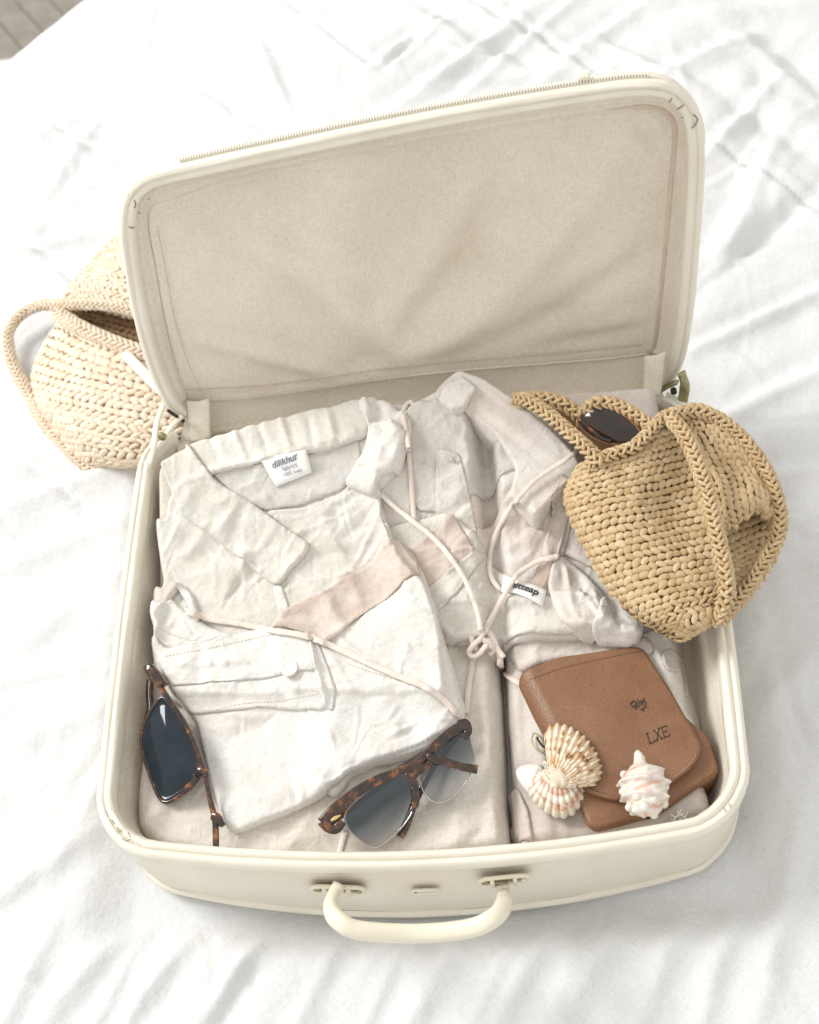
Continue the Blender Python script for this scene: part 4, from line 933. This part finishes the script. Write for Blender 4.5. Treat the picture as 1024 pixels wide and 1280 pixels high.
rb=thing('straw_bag','tan crocheted straw bag slumped over the right rim of the suitcase','bag',tuple(U([(830,680)],.12)[0]))
Y_,YB=M['yarn'],M['yarn_back']
ga=pz([[(722,586,.118),(728,578,.132),(752,566,.142),(786,556,.144),(815,543,.143),(840,532,.142),(852,530,.138)],
       [(706,618,.112),(716,612,.130),(748,602,.140),(786,592,.141),(818,583,.137),(850,575,.127),(866,572,.132)],
       [(714,652,.110),(727,648,.128),(758,638,.138),(797,632,.137),(832,626,.120),(864,617,.117),(880,612,.126)],
       [(735,694,.106),(748,690,.124),(781,680,.134),(820,672,.131),(853,664,.119),(884,658,.118),(898,654,.122)],
       [(758,734,.102),(772,730,.120),(806,719,.130),(843,710,.129),(876,704,.125),(902,700,.122),(912,697,.118)],
       [(792,770,.098),(803,766,.116),(831,756,.126),(861,748,.126),(888,743,.122),(912,738,.117),(918,735,.110)],
       [(824,789,.093),(832,785,.108),(850,779,.117),(871,772,.117),(890,764,.114),(906,757,.109),(912,752,.102)],
       [(850,803,.085),(853,801,.095),(862,797,.102),(874,790,.102),(886,783,.100),(896,777,.096),(902,772,.090)]])
SA=cgrid(ga,70,80)
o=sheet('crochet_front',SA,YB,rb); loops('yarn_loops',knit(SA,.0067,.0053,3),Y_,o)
gb=pz([[(842,517,.140),(862,513,.143),(884,514,.140),(902,526,.132),(910,532,.120)],
       [(852,556,.132),(884,552,.135),(914,552,.134),(938,566,.124),(945,572,.108)],
       [(868,594,.124),(902,586,.124),(932,584,.124),(958,596,.112),(964,602,.096)],
       [(884,628,.118),(912,610,.128),(942,602,.127),(968,622,.106),(975,630,.090)],
       [(892,655,.118),(916,636,.131),(946,622,.129),(966,644,.105),(975,652,.088)],
       [(896,674,.106),(920,658,.115),(946,640,.113),(958,652,.100),(965,658,.088)]])
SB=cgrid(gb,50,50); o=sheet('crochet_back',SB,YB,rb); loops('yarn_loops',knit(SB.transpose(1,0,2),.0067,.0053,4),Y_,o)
gc=pz([[(884,650,.094),(922,636,.090),(955,626,.088),(974,636,.082)],[(900,706,.096),(930,690,.086),(955,680,.082),(970,690,.076)],
       [(908,742,.094),(926,728,.086),(942,722,.080),(952,728,.074)],[(900,770,.088),(910,764,.086),(922,756,.080),(930,756,.074)]])
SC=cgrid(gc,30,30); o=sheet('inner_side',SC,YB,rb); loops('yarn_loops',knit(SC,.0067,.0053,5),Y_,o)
# base patch at the lower corner, worked at an angle
gp=pz([[(838,782,.112),(856,768,.121),(876,758,.121)],[(848,792,.106),(868,780,.118),(890,768,.115)],[(856,802,.094),(874,792,.105),(896,778,.100)]])
SP=cgrid(gp,20,20)+np.array([0,0,.0016]); o=sheet('base_patch',SP,YB,rb); loops('yarn_loops',knit(SP,.0064,.0052,6,tilt=.9),Y_,o)
strap('rim_band',[(846,520,.142),(870,514,.145),(900,526,.138),(930,552,.130),(956,588,.120),(971,628,.110),(973,664,.102),(958,700,.096),(934,735,.094),(908,768,.090)],.0115,.008,rb,Y_,YB,seed=7)
strap('rim_band',[(735,588,.136),(756,572,.145),(790,560,.148),(812,540,.150),(830,522,.150),(850,516,.147)],.0095,.007,rb,Y_,YB,seed=8)
strap('handle',[(838,524,.150),(853,541,.153),(868,570,.152),(880,604,.149),(889,640,.146),(897,676,.142),(905,712,.136),(908,744,.128),(900,772,.112)],.0115,.0085,rb,Y_,YB,seed=9)
strap('handle',[(752,578,.146),(728,556,.148),(704,534,.148),(680,514,.147),(660,502,.144),(650,500,.136)],.0110,.008,rb,Y_,YB,seed=10)
strap('handle',[(652,504,.130),(668,499,.140),(694,502,.143),(714,512,.140),(726,524,.134)],.0110,.008,rb,Y_,YB,seed=11)
strap('rim_band',[(728,520,.136),(744,506,.148),(764,505,.150),(786,515,.150),(808,530,.148)],.0100,.008,rb,Y_,YB,seed=12)
# inside of the bag mouth, its shade put into a darker yarn colour
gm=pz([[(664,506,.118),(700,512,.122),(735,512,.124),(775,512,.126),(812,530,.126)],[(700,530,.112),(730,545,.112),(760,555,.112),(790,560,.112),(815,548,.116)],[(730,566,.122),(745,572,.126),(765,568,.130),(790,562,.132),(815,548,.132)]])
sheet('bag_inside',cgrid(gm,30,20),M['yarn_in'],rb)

# sunglasses tucked in the mouth of the bag
def plane3(a,b,c):
    p=pl3([a,b,c]); n=np.cross(p[1]-p[0],p[2]-p[0]); n/=np.linalg.norm(n); n=n if n[2]>0 else -n; return p[0],n
def on_plane(px,pl,off=0.0): return Upl(px,pl[0]+pl[1]*off,pl[1])
def lens(name,px,pl,mat,parent,bulge=.0022,off=0.0,th=.0014,n=72):
    C=on_plane(catmull(np.array(px,float),10,True),pl,off); C=resample(C,n,True); c=C.mean(0); V=[]
    for t in (1,.85,.65,.42,.2): V.append(c+(C-c)*t+pl[1]*bulge*(1-t*t))
    top=np.vstack(V+[np.repeat([c+pl[1]*bulge],1,0)]); bot=top-pl[1]*th; k=n*5
    F=[tuple(f) for f in gridfaces(5,n,wrap_c=True)]; F+=[(4*n+i,4*n+(i+1)%n,k) for i in range(n)]
    m=len(top); F+=[tuple(i+m for i in f[::-1]) for f in F]; F+=[(i,(i+1)%n,(i+1)%n+m,i+m) for i in range(n)]
    return mesh(name,np.vstack([top,bot]),F,mat,parent),C
def bar(name,px,pl,ra,rb_,mat,parent,off=0.0,n=10,power=3.0,closed=False,sm=8):
    P=on_plane(catmull(np.array(px,float),sm,closed),pl,off); 
    L=len(P); ra=np.interp(np.linspace(0,1,L),np.linspace(0,1,len(np.atleast_1d(ra))),np.atleast_1d(ra)) if np.ndim(ra) else ra
    V,F=tube(P,ra,rb_,n,up=pl[1],power=power,closed=closed); return mesh(name,V,F,mat,parent)
bs=thing('sunglasses','dark sunglasses with one black lens showing in the mouth of the straw bag','sunglasses',tuple(U([(762,530)],.142)[0]),'sunglasses')
pb=plane3((722,526,.140),(800,545,.146),(760,506,.152))
blk=plain('black_lens',(.012,.010,.009),.06,.6,c2=(.03,.014,.008),cscale=60)
bo=[(723,528),(730,514),(744,508),(762,509),(782,520),(798,536),(800,545),(792,554),(776,557),(752,552),(734,542)]
l_,C=lens('lens',bo,pb,blk,bs,.003)
V,F=tube(C,.0011,.0014,8,up=pb[1],closed=True); mesh('lens_rim',V,F,plain('tan_frame_edge',(.22,.095,.045),.25),bs)
bar('temple',[(724,524),(740,538),(752,548),(764,552)],pb,.0018,.0016,M['tortoise'],bs,off=.001)

# ---- paler bag lying on the bed behind the case
lb_=thing('straw_bag','paler cream crocheted straw bag lying on the bed behind the suitcase lid','bag',tuple(U([(120,480)],.03)[0]))
Yp,YBp=M['yarn_pale'],M['yarn_back_pale']
gd=pz([[(72,404,.030),(80,400,.048),(110,418,.056),(150,434,.058),(190,446,.054),(225,460,.050)],
       [(50,440,.022),(58,440,.040),(100,455,.056),(145,468,.060),(190,478,.058),(225,490,.052)],
       [(40,476,.014),(48,478,.034),(92,490,.054),(140,500,.060),(190,510,.058),(225,520,.052)],
       [(48,512,.008),(56,512,.028),(94,520,.050),(140,532,.056),(190,540,.054),(225,545,.048)],
       [(68,548,.004),(78,546,.020),(104,550,.042),(144,558,.048),(188,562,.046),(222,560,.040)],
       [(98,582,.002),(104,576,.014),(120,574,.026),(150,580,.030),(180,578,.030),(210,568,.026)],
       [(112,588,.000),(116,586,.006),(126,585,.012),(150,584,.010),(180,582,.008),(205,572,.006)]])
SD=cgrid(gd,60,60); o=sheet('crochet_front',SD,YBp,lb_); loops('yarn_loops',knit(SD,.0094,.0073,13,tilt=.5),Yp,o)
ge=pz([[(150,284,.016),(190,270,.03),(230,270,.03)],[(118,322,.018),(165,318,.048),(230,320,.05)],[(92,350,.020),(145,356,.054),(230,366,.055)],[(78,376,.020),(125,388,.052),(230,416,.052)]])
SE=cgrid(ge,40,50); o=sheet('crochet_back',SE,YBp,lb_); loops('yarn_loops',knit(SE,.0088,.0068,14,tilt=.5),Yp,o)
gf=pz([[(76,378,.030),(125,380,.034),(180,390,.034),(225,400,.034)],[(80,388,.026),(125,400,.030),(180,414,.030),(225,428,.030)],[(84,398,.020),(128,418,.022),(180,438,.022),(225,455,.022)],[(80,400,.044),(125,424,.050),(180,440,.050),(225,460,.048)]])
sheet('bag_inside',cgrid(gf,20,12),plain('shaded_straw_inside',(.26,.16,.08),.9,bs=.7,bscale=260),lb_)  # shade of the opening painted in as a dark brown
ki=knit(cgrid(gf,20,12)[:7],.0075,.0055,15); loops('yarn_loops',ki,plain('shaded_inner_loops',(.36,.235,.13),.8),lb_)  # pale yarn darkened by colour, as loops in shade
strap('rim_band',[(74,394,.050),(100,410,.058),(130,424,.060),(165,437,.060),(200,449,.058),(225,457,.056)],.0140,.009,lb_,Yp,YBp,seed=16,pitch=.0062)
strap('rim_band',[(70,384,.044),(100,382,.054),(140,384,.060),(185,396,.060),(225,406,.056)],.0110,.008,lb_,Yp,YBp,seed=19,pitch=.0056)
strap('handle',[(92,380,.046),(74,382,.040),(48,384,.032),(26,396,.028),(12,416,.024),(12,440,.020),(22,466,.016),(36,492,.014),(50,520,.012),(70,548,.010),(96,572,.008)],.0105,.008,lb_,Yp,YBp,seed=17,pitch=.0056)
P=resample(catmull(pl3([(156,442,.064),(172,458,.066),(192,478,.066),(215,500,.06)]),8),40); V,F=tube(P,.0055,.0022,10); mesh('cotton_pull',V,F,M['cord_white'],lb_)
strap('handle',[(40,500,.014),(58,530,.014),(84,560,.012),(112,586,.010),(130,584,.010)],.0095,.007,lb_,Yp,YBp,seed=18,pitch=.0056)
# ================================================================= POUCH
po=thing('leather_pouch','brown grained leather flap pouch stamped with dark letters, lying under two seashells','pouch',root((770,930)))
cloth('pouch_body',[(664,862),(800,818),(842,880),(880,944),(899,984),(893,992),(822,1021),(748,1042),(736,1038),(712,985),(690,930)],M['leather'],po,thick=.010,r=.006,edge=.2,drape=.03,flat=.9,nw=0,
      noise_=.0004,wav=0.,res=.0013,rc=.003,seed=40,wr=[(730,990,800,975,.02,.0010),(850,960,880,1000,.008,.0006)])
def spine_lift(x,y,d):
    a,b=U([(650,852),(704,965)],.075)[:,:2]; e=(b-a)/np.hypot(*(b-a)); n=np.array([-e[1],e[0]]); v=np.abs((x-a[0])*n[0]+(y-a[1])*n[1]); return -.010*np.clip(1-v/.015,0,1)**2
fl_=cloth('flap',[(648,860),(652,848),(664,842),(700,829),(795,808),(805,811),(838,866),(868,918),(877,936),(874,950),(862,965),(838,983),(800,998),(768,1003),(738,995),(712,975),(694,948),(668,900)],M['leather'],po,thick=.0045,r=.003,edge=.2,drape=.03,flat=.97,nw=0,
      noise_=.0003,wav=0.,res=.0012,rc=.004,seed=41,lift=spine_lift,wr=[(720,860,800,940,.03,.0008)])
LT,LTp=M['leather_thread'],M['leather_thread_pale']
stitches_on([(662,850),(700,836),(745,825),(800,814)],fl_,LT,.0024,.0014,.0003)
stitches_on([(869,946),(858,960),(838,974),(800,989)],fl_,LTp,.0026,.0015,.0003)
stitches_on([(768,995),(744,988),(728,978),(716,968)],fl_,LT,.0024,.0014,.0003)
# stamped marks
def strokes(name,cx,cy,dirpx,uppx,sc_,lines,rad,mat,parent):
    c=on_pile([(cx,cy)],.0002)[0]; a=on_pile([(cx+dirpx[0]*12,cy+dirpx[1]*12)],.0002)[0]; b=on_pile([(cx+uppx[0]*12,cy+uppx[1]*12)],.0002)[0]
    e1=unit(a-c); e2=unit(b-c); nn=np.cross(e1,e2); acc=Acc()
    for L_ in lines:
        P=np.array([c+e1*p[0]*sc_+e2*p[1]*sc_ for p in L_]); P=catmull(P,5) if len(P)>2 and name=='emblem' else resample(P,max(3,len(P)*3))
        P[:,2]=np.maximum(P[:,2],samp(PILE,P[:,0],P[:,1])+.00015)
        V,F=tube(P,rad,.00022,6,up=nn); acc.add(V,F)
    return acc.build(name,mat,parent,kind='stuff')
Ls=[[(0,0),(0,10)],[(-1.3,10),(1.5,10)],[(-1.3,0),(4.6,0)],[(4.6,0),(4.6,2.2)]]
Xs=[[(0,0),(5,10)],[(5,0),(0,10)],[(-1,10),(1.2,10)],[(3.8,10),(6,10)],[(-1,0),(1.2,0)],[(3.8,0),(6,0)]]
Es=[[(0,0),(0,10)],[(-1.2,10),(4.6,10)],[(-1.2,0),(4.8,0)],[(0,5),(3.3,5)],[(4.6,10),(4.6,8.2)],[(4.8,0),(4.8,2)],[(3.3,4),(3.3,6)]]
def sh(L_,dx): return [[(p[0]+dx-9.5,p[1]-5) for p in l] for l in L_]
strokes('stamped_initials',823,918,(.93,-.37),(-.30,-.95),.00088,sh(Ls,0)+sh(Xs,6.6)+sh(Es,14.2),.00042,M['leather_ink'],po)
em=[[(-6,3),(-4,5),(-2,3),(-3,0),(-5,-1)],[(-3,5),(-1,1),(0,-2)],[(-7,0),(-4,1),(-2,-1),(-4,-3)],[(0,5),(1,1),(3,3),(4,0)],[(1,-1),(3,0),(5,2),(6,-1),(4,-3),(6,-5)],[(-1,-4),(1,-5),(3,-4),(2,-7)],[(-6,5),(-7,2)],[(5,3),(6,4)]]
strokes('emblem',799,881,(.93,-.37),(-.30,-.95),.00095,em,.0005,M['leather_ink'],po)

# ================================================================= SHELLS
def shellmat(name,c1,c2,c3,sp=.6):
    m,nt,b=nodes(name); a=N(nt,'ShaderNodeAttribute'); a.attribute_name='tone'
    n=noise(nt,170,3); ad=N(nt,'ShaderNodeMath',operation='ADD'); mu=N(nt,'ShaderNodeMath',operation='MULTIPLY'); mu.inputs[1].default_value=sp
    sb_=N(nt,'ShaderNodeMath',operation='SUBTRACT'); sb_.inputs[1].default_value=.5; nt.links.new(n.outputs[0],sb_.inputs[0]); nt.links.new(sb_.outputs[0],mu.inputs[0])
    nt.links.new(mu.outputs[0],ad.inputs[0]); nt.links.new(a.outputs['Fac'],ad.inputs[1])
    nt.links.new(ramp(nt,ad.outputs[0],[(.25,c1),(.6,c2),(.9,c3)]).outputs[0],b.inputs['Base Color']); b.inputs['Roughness'].default_value=.42
    bump(nt,b,noise(nt,600,3).outputs[0],.35,.0005); return m
zs=on_pile([(715,950)],0)[0][2]
# scallop: ribs fan out from the hinge
sc_=thing('scallop_shell','fan shaped ribbed scallop shell with brown spots, leaning on the corner of the pouch','seashell',root((715,945)),'seashells on the pouch')
def fan(name,apx,a0,a1,prof,z0,hgt,ribs,mat,parent,tone,nr=36,na=150,amp=.0011):
    G=[];Tn=[]
    for i in range(nr):
        r_=i/(nr-1)
        for j in range(na):
            a=j/(na-1); ang=math.radians(a0+(a1-a0)*a); rib=math.cos(a*2*math.pi*ribs)
            R=np.interp(a,*prof)*(1+.022*rib*r_+.012*float(perlin(np.array([a*9.]),np.array([2.2+a0]))[0])); rr=R*r_
            dome=math.sin(math.pi*min(1,(r_*.93+.05)))**.8
            zz=z0+.003+hgt*dome*(math.sin(math.pi*(.08+.84*a)))**.55+amp*rib*r_**.7*(r_>.1)+.0005*math.sin(r_*44+a*3)
            if r_>.93: zz-=(r_-.93)*.03
            G.append(U([(apx[0]+rr*math.cos(ang),apx[1]+rr*math.sin(ang))],zz)[0]); Tn.append(tone(r_,a,rib))
    o=mesh(name,np.array(G),gridfaces(nr,na),mat,parent,col=Tn); m_=o.modifiers.new('t','SOLIDIFY'); m_.thickness=.0012; m_.offset=-1; return o
def p1(a,b): return float(perlin(np.array([float(a)]),np.array([float(b)]))[0])
def tone1(r_,a,rib): return .20+.60*(rib>-.3)*(r_>.34)*(p1(a*12.,r_*9.)>.05)*(.7+.3*math.sin(r_*25))+.14*(rib<-.3)*(r_>.3)+.12*(r_>.92)+.18*(p1(a*3+5,r_*3)>.15)
fan('valve',(688.,986.),-97,-4,([0,.06,.2,.45,.7,.9,1],[66,80,83,78,72,66,56]),zs,.013,14,shellmat('scallop_surface',(.78,.71,.58),(.62,.38,.19),(.11,.07,.045),.35),sc_,tone1)
# whorled and knobbed shells
def whorl(name,ax,rad,zc,parent,mat,knobs=8,turns=5,knob=.16,rim=.03,nu=80,nv=90,flat=.75,seed=0,tone=None,power=1.0):
    """solid of revolution round a measured axis with spiral shoulders and knobs"""
    A,B=pl3([(ax[0][0],ax[0][1],zc[0]),(ax[1][0],ax[1][1],zc[1])]); e=unit(B-A); s_=unit(np.cross(e,[0,0,1.])); n_=np.cross(s_,e); V=[];T=[]
    for i in range(nu):
        t=i/(nu-1); R=np.interp(t,*rad)
        for j in range(nv):
            a=j/nv*2*math.pi; ph=t*turns*2*math.pi-a
            sh_=.5+.5*math.cos(ph); w=sh_**3
            kn=max(0,math.cos(a*knobs+seed+t*3))**2*w
            q=R*(1+rim*(w-.3)*2+knob*kn+.05*float(perlin(np.array([a*2.2+seed]),np.array([t*11.]))[0]))
            V.append(A+(B-A)*t+s_*q*math.cos(a)+n_*q*flat*math.sin(a)+e*.0012*kn)
            T.append(tone(t,a,w,kn) if tone else .2)
    return mesh(name,np.array(V),gridfaces(nu,nv,wrap_c=True),mat,parent,col=T)
zp=on_pile([(805,985)],0)[0][2]
cs=thing('conch_shell','white knobbly conch shell with a pointed spire at the front edge of the pouch','seashell',root((805,985)),'seashells on the pouch')
def tone_w(t,a,w,kn): return .22+.50*max(0,math.sin(t*19+a*1.5))**4*(1-w)*(t>.25)+.25*max(0,math.sin(a*3+t*31))**8*(t>.4)
wm=shellmat('white_chalky_shell',(.72,.68,.62),(.66,.46,.36),(.42,.22,.15),.75)
cw=whorl('shell_body',((797,938),(812,1022)),([0,.05,.12,.2,.27,.34,.5,.68,.84,.94,1.0],[.0012,.0032,.0040,.0050,.0090,.0152,.0178,.0170,.0135,.0092,.0035]),(zp+.013,zp+.013),cs,wm,knobs=6,turns=4.5,knob=.15,rim=.075,seed=.7,tone=tone_w,flat=.85)
for k_,(qx,qy,dx,dy,l_,r0_) in enumerate([(780,968,-6,-5,.007,.0026),(778,990,-7,2,.006,.0026),(786,1010,-6,6,.006,.0025),(826,966,6,-5,.006,.0024),(833,984,6,0,.005,.0024),(831,1006,5,5,.006,.0026),(818,1020,3,7,.005,.0025),(800,972,0,-3,.004,.0026),(812,984,2,0,.004,.0028),(796,996,-2,3,.004,.0028),(806,1010,0,5,.004,.0026),(818,1000,3,2,.004,.0026),(792,980,-3,0,.004,.0026),(808,962,0,-4,.005,.0024)]):
    on=k_>6
    a=pl3([(qx,qy,zp+(.024 if on else .014))])[0]; b=pl3([(qx+dx,qy+dy,zp+(.030 if on else .015))])[0]; d=unit(b-a)
    l_=l_*.42; P=np.array([a-d*.004,a-d*.001,a+d*l_*.3,a+d*l_*.7,a+d*l_]); rr=np.array([r0_*1.6,r0_*1.35,r0_*1.15,r0_*.85,r0_*.3])
    V,F=tube(P,rr,rr,9,up=(.1,.2,1)); mesh('knob',V,F,wm,cw,col=np.full(len(V),.16))
st=thing('striped_shell','smaller ribbed scallop shell checked pink and white, lying below the brown-spotted one','seashell',root((700,992)),'seashells on the pouch')
g2z=on_pile([(690,1000)],0)[0][2]
def tone2(r_,a,rib): return .12+.55*(math.sin(r_*24+1)>.05)*(p1(a*10,r_*4+9)>-.12)*(.12<r_<.93)+.12*(rib<-.4)
fan('valve',(696.,952.),146,28,([0,.15,.35,.5,.62,.8,1],[40,53,62,70,68,54,38]),g2z+.003,.014,13,shellmat('pink_striped_shell',(.78,.71,.60),(.66,.45,.34),(.48,.25,.16),.5),st,tone2)
fan('hinge_wing',(694.,964.),200,240,([0,.5,1],[14,20,14]),g2z+.007,.004,3,shellmat('shell_wing',(.80,.74,.64),(.7,.55,.42),(.5,.3,.2),.4),st,lambda r_,a,rib:.15)
ws=thing('shell_fragment','smooth white curved piece of shell beside the pink striped seashell','seashell',root((660,972)),'seashells on the pouch')
wo=U([(645,966),(650,957),(664,954),(678,956),(684,972),(680,988),(668,992),(656,984)],g2z+.006)[:,:2]; WO=resample(catmull(wo,8,True),90,True)
o=patch('shell_piece',WO,lambda x,y,d,ar:g2z+.004+.006*np.sqrt(np.clip(d/.009,0,1))+.0004*np.sin(d*2500),.0010,shellmat('smooth_white_shell',(.86,.83,.77),(.80,.72,.60),(.6,.45,.3),.4),ws,skirt=.004)
at=o.data.attributes.new('tone','FLOAT','POINT'); at.data.foreach_set('value',np.full(len(o.data.vertices),.15,np.float32))
# small wire hoop by the scallop
hr=thing('wire_hoop','tiny thin brass wire hoop with a dark bead, left of the scallop shell','earring',root((672,925)))
def wire(name,px,rad,mat,par,lift=.003,closed=False):
    P=on_pile(catmull(np.array(px,float),8,closed),lift); P[:,2]=P[:,2].max()*.6+P[:,2]*.4; V,F=tube(P,rad,rad,7,closed=closed); return mesh(name,V,F,mat,par)
wire('hoop',[(668,918),(665,925),(668,934),(676,940),(682,938),(680,928),(674,920)],.0006,M['brass'],hr,closed=True)
wire('pin',[(671,922),(676,930),(683,936)],.0009,M['dark'],hr,.0045)
# lace sprig in the front corner
lc_=thing('lace_trim','scrap of white openwork lace showing beside the front corner of the pouch','lace',root((850,1018)))
for q in ([(838,1018),(846,1022),(856,1016)],[(842,1026),(848,1018),(852,1012)],[(848,1026),(856,1022),(860,1014)],[(846,1014),(852,1020),(858,1026)],[(838,1024),(846,1028)]):
    wire('thread',q,.0007,M['tag'],lc_,.004)

# ================================================================= SUNGLASSES
T_=M['tortoise']
# pair at the front: brow frame, gradient half-rim lenses
pf=plane3((402,1030,.079),(583,905,.086),(468,1062,.067))
gf_=thing('sunglasses','half-rimmed tortoiseshell sunglasses with smoky see-through lenses, folded at the front of the case','sunglasses',tuple(on_plane([(500,985)],pf)[0]),'sunglasses')
updir=unit(on_plane([(480,985)],pf)[0]-on_plane([(515,1035)],pf)[0])
c0_=float(on_plane([(470,1000)],pf)[0]@updir); c1_=float(on_plane([(468,1062)],pf)[0]@updir)
r0_=float(on_plane([(548,935)],pf)[0]@updir)
LM=lensmat('smoky_gradient_lens',(.985,.965,.96),(.17,.22,.25),tuple(updir),c1_-.002,c0_-.004,1.5)
lo=[(431,1018),(446,1000),(470,982),(496,969),(512,968),(519,980),(521,998),(514,1018),(501,1036),(484,1052),(469,1061),(458,1057),(444,1046),(434,1034)]
ro=[(524,968),(536,948),(552,930),(570,914),(582,912),(590,930),(594,950),(588,968),(578,984),(565,998),(552,1004),(540,1002),(530,992)]
LMr=lensmat('smoky_gradient_lens_right',(.985,.97,.965),(.28,.33,.36),tuple(updir),float(on_plane([(556,1003)],pf)[0]@updir)-.002,float(on_plane([(560,925)],pf)[0]@updir)-.002,1.3)
for outl,lm_ in ((lo,LM),(ro,LMr)):
    l_,C=lens('lens',outl,pf,lm_,gf_,.0025)
    V,F=tube(C,.00042,.0006,6,up=pf[1],closed=True); mesh('lens_edge',V,F,plain('clear_lens_edge',(.36,.30,.27),.15),l_)
bar('brow_bar',[(404,1030),(420,1012),(444,992),(470,976),(500,964),(516,958),(530,946),(548,928),(566,914),(580,906)],pf,[.0056,.0052,.0046,.0040,.0034,.0034,.0034,.0036,.0040,.0042],.0026,T_,gf_,off=.0016,n=14,power=3.4)
bar('end_piece',[(402,1026),(410,1034),(420,1036),(428,1026)],pf,.0040,.0030,T_,gf_,off=.0012,power=3.4)
bar('end_piece',[(572,906),(582,904),(585,914),(580,922)],pf,.0034,.0030,T_,gf_,off=.0010,power=3.4)
bar('bridge',[(508,966),(516,976),(520,990),(521,1004)],pf,[.0030,.0034,.0026,.0014],.0024,T_,gf_,off=.0014)
bar('bridge',[(514,972),(522,964),(532,958),(540,950)],pf,[.0034,.0036,.0034,.0024],.0026,T_,gf_,off=.0018)
bar('nose_pad',[(517,984),(520,996),(519,1006),(514,1014)],pf,[.0014,.0026,.0030,.0012],.0016,T_,gf_,off=.0036)
bar('hinge_rivet',[(414,1026),(420,1022),(426,1019)],pf,[.0010,.0016,.0006],.0012,plain('brass_rivet',(.75,.55,.25),.25,.5,.8),gf_,off=.0042)
# folded temples: one lies behind the lenses, tips peep out
pt=plane3((402,1030,.068),(583,905,.074),(468,1062,.061))
bar('temple',[(412,1028),(450,1000),(490,970),(530,944),(566,922)],pt,.0036,.0018,T_,gf_,off=-.001)
bar('temple',[(578,912),(560,936),(540,962),(520,1000),(508,1030),(500,1046)],pt,[.0026,.0026,.0026,.0030,.0034,.0030],.0018,T_,gf_,off=-.002)
bar('temple',[(534,944),(545,949),(560,953),(576,958),(597,962)],pf,[.0030,.0034,.0030,.0032,.0036],.0020,T_,gf_,off=.0044)
# pair at the left, standing on edge against the wall of the case
ps=plane3((206,858,.086),(268,1010,.074),(176,945,.066))
gl=thing('sunglasses','brown tortoiseshell sunglasses with one dark blue lens, wedged along the left wall of the case','sunglasses',tuple(on_plane([(212,940)],ps)[0]),'sunglasses')
so_=[(204,872),(214,882),(228,902),(240,924),(248,948),(250,966),(243,980),(226,994),(208,1003),(198,994),(187,966),(178,938),(178,914),(186,894),(196,878)]
dm=plain('dark_blue_lens',(.008,.014,.020),.07,.35,c2=(.018,.028,.038),cscale=34)  # second, bluish tone puts a soft reflection into the lens colour
l_,C=lens('lens',so_,ps,dm,gl,.0040,n=90)
V,F=tube(C,.0015,.0019,10,up=ps[1],closed=True,power=2.6); mesh('lens_frame',V,F,T_,gl)
Pq=on_plane(np.array([(216,884),(228,914),(229,948),(236,980)],float),ps,.0042)
bar('brow_bar',[(186,838),(194,848),(203,862),(214,878),(230,902),(243,928),(252,954),(256,968)],ps,[.0034,.0030,.0022,.0016,.0016,.0018,.0020,.0022],.0026,T_,gl,off=.0016)
bar('end_piece',[(184,840),(188,836),(198,846),(206,856)],ps,[.0040,.0044,.0034,.0026],.0040,T_,gl,off=.0022,power=3.4)
bar('nose_pad',[(226,990),(236,983),(244,974),(243,968)],ps,[.0016,.0026,.0024,.0012],.0020,T_,gl,off=.0024)
pu=plane3((190,846,.066),(268,1010,.066),(176,945,.058))
bar('temple',[(188,850),(187,868),(188,886),(184,900)],pu,.0034,.0020,M['tortoise'],gl)
bar('bridge',[(248,962),(256,966),(257,972)],ps,[.0030,.0032,.0028],.0026,T_,gl,off=.001)
bar('temple',[(256,962),(260,984),(264,1004),(269,1024),(270,1044),(270,1062)],ps,[.0018,.0018,.0022,.0026,.0026,.0026],.0018,T_,gl,off=.001)
bar('temple_hinge',[(266,1020),(272,1022),(279,1032)],ps,[.0034,.0034,.0022],.0026,T_,gl,off=.002,power=3.4)
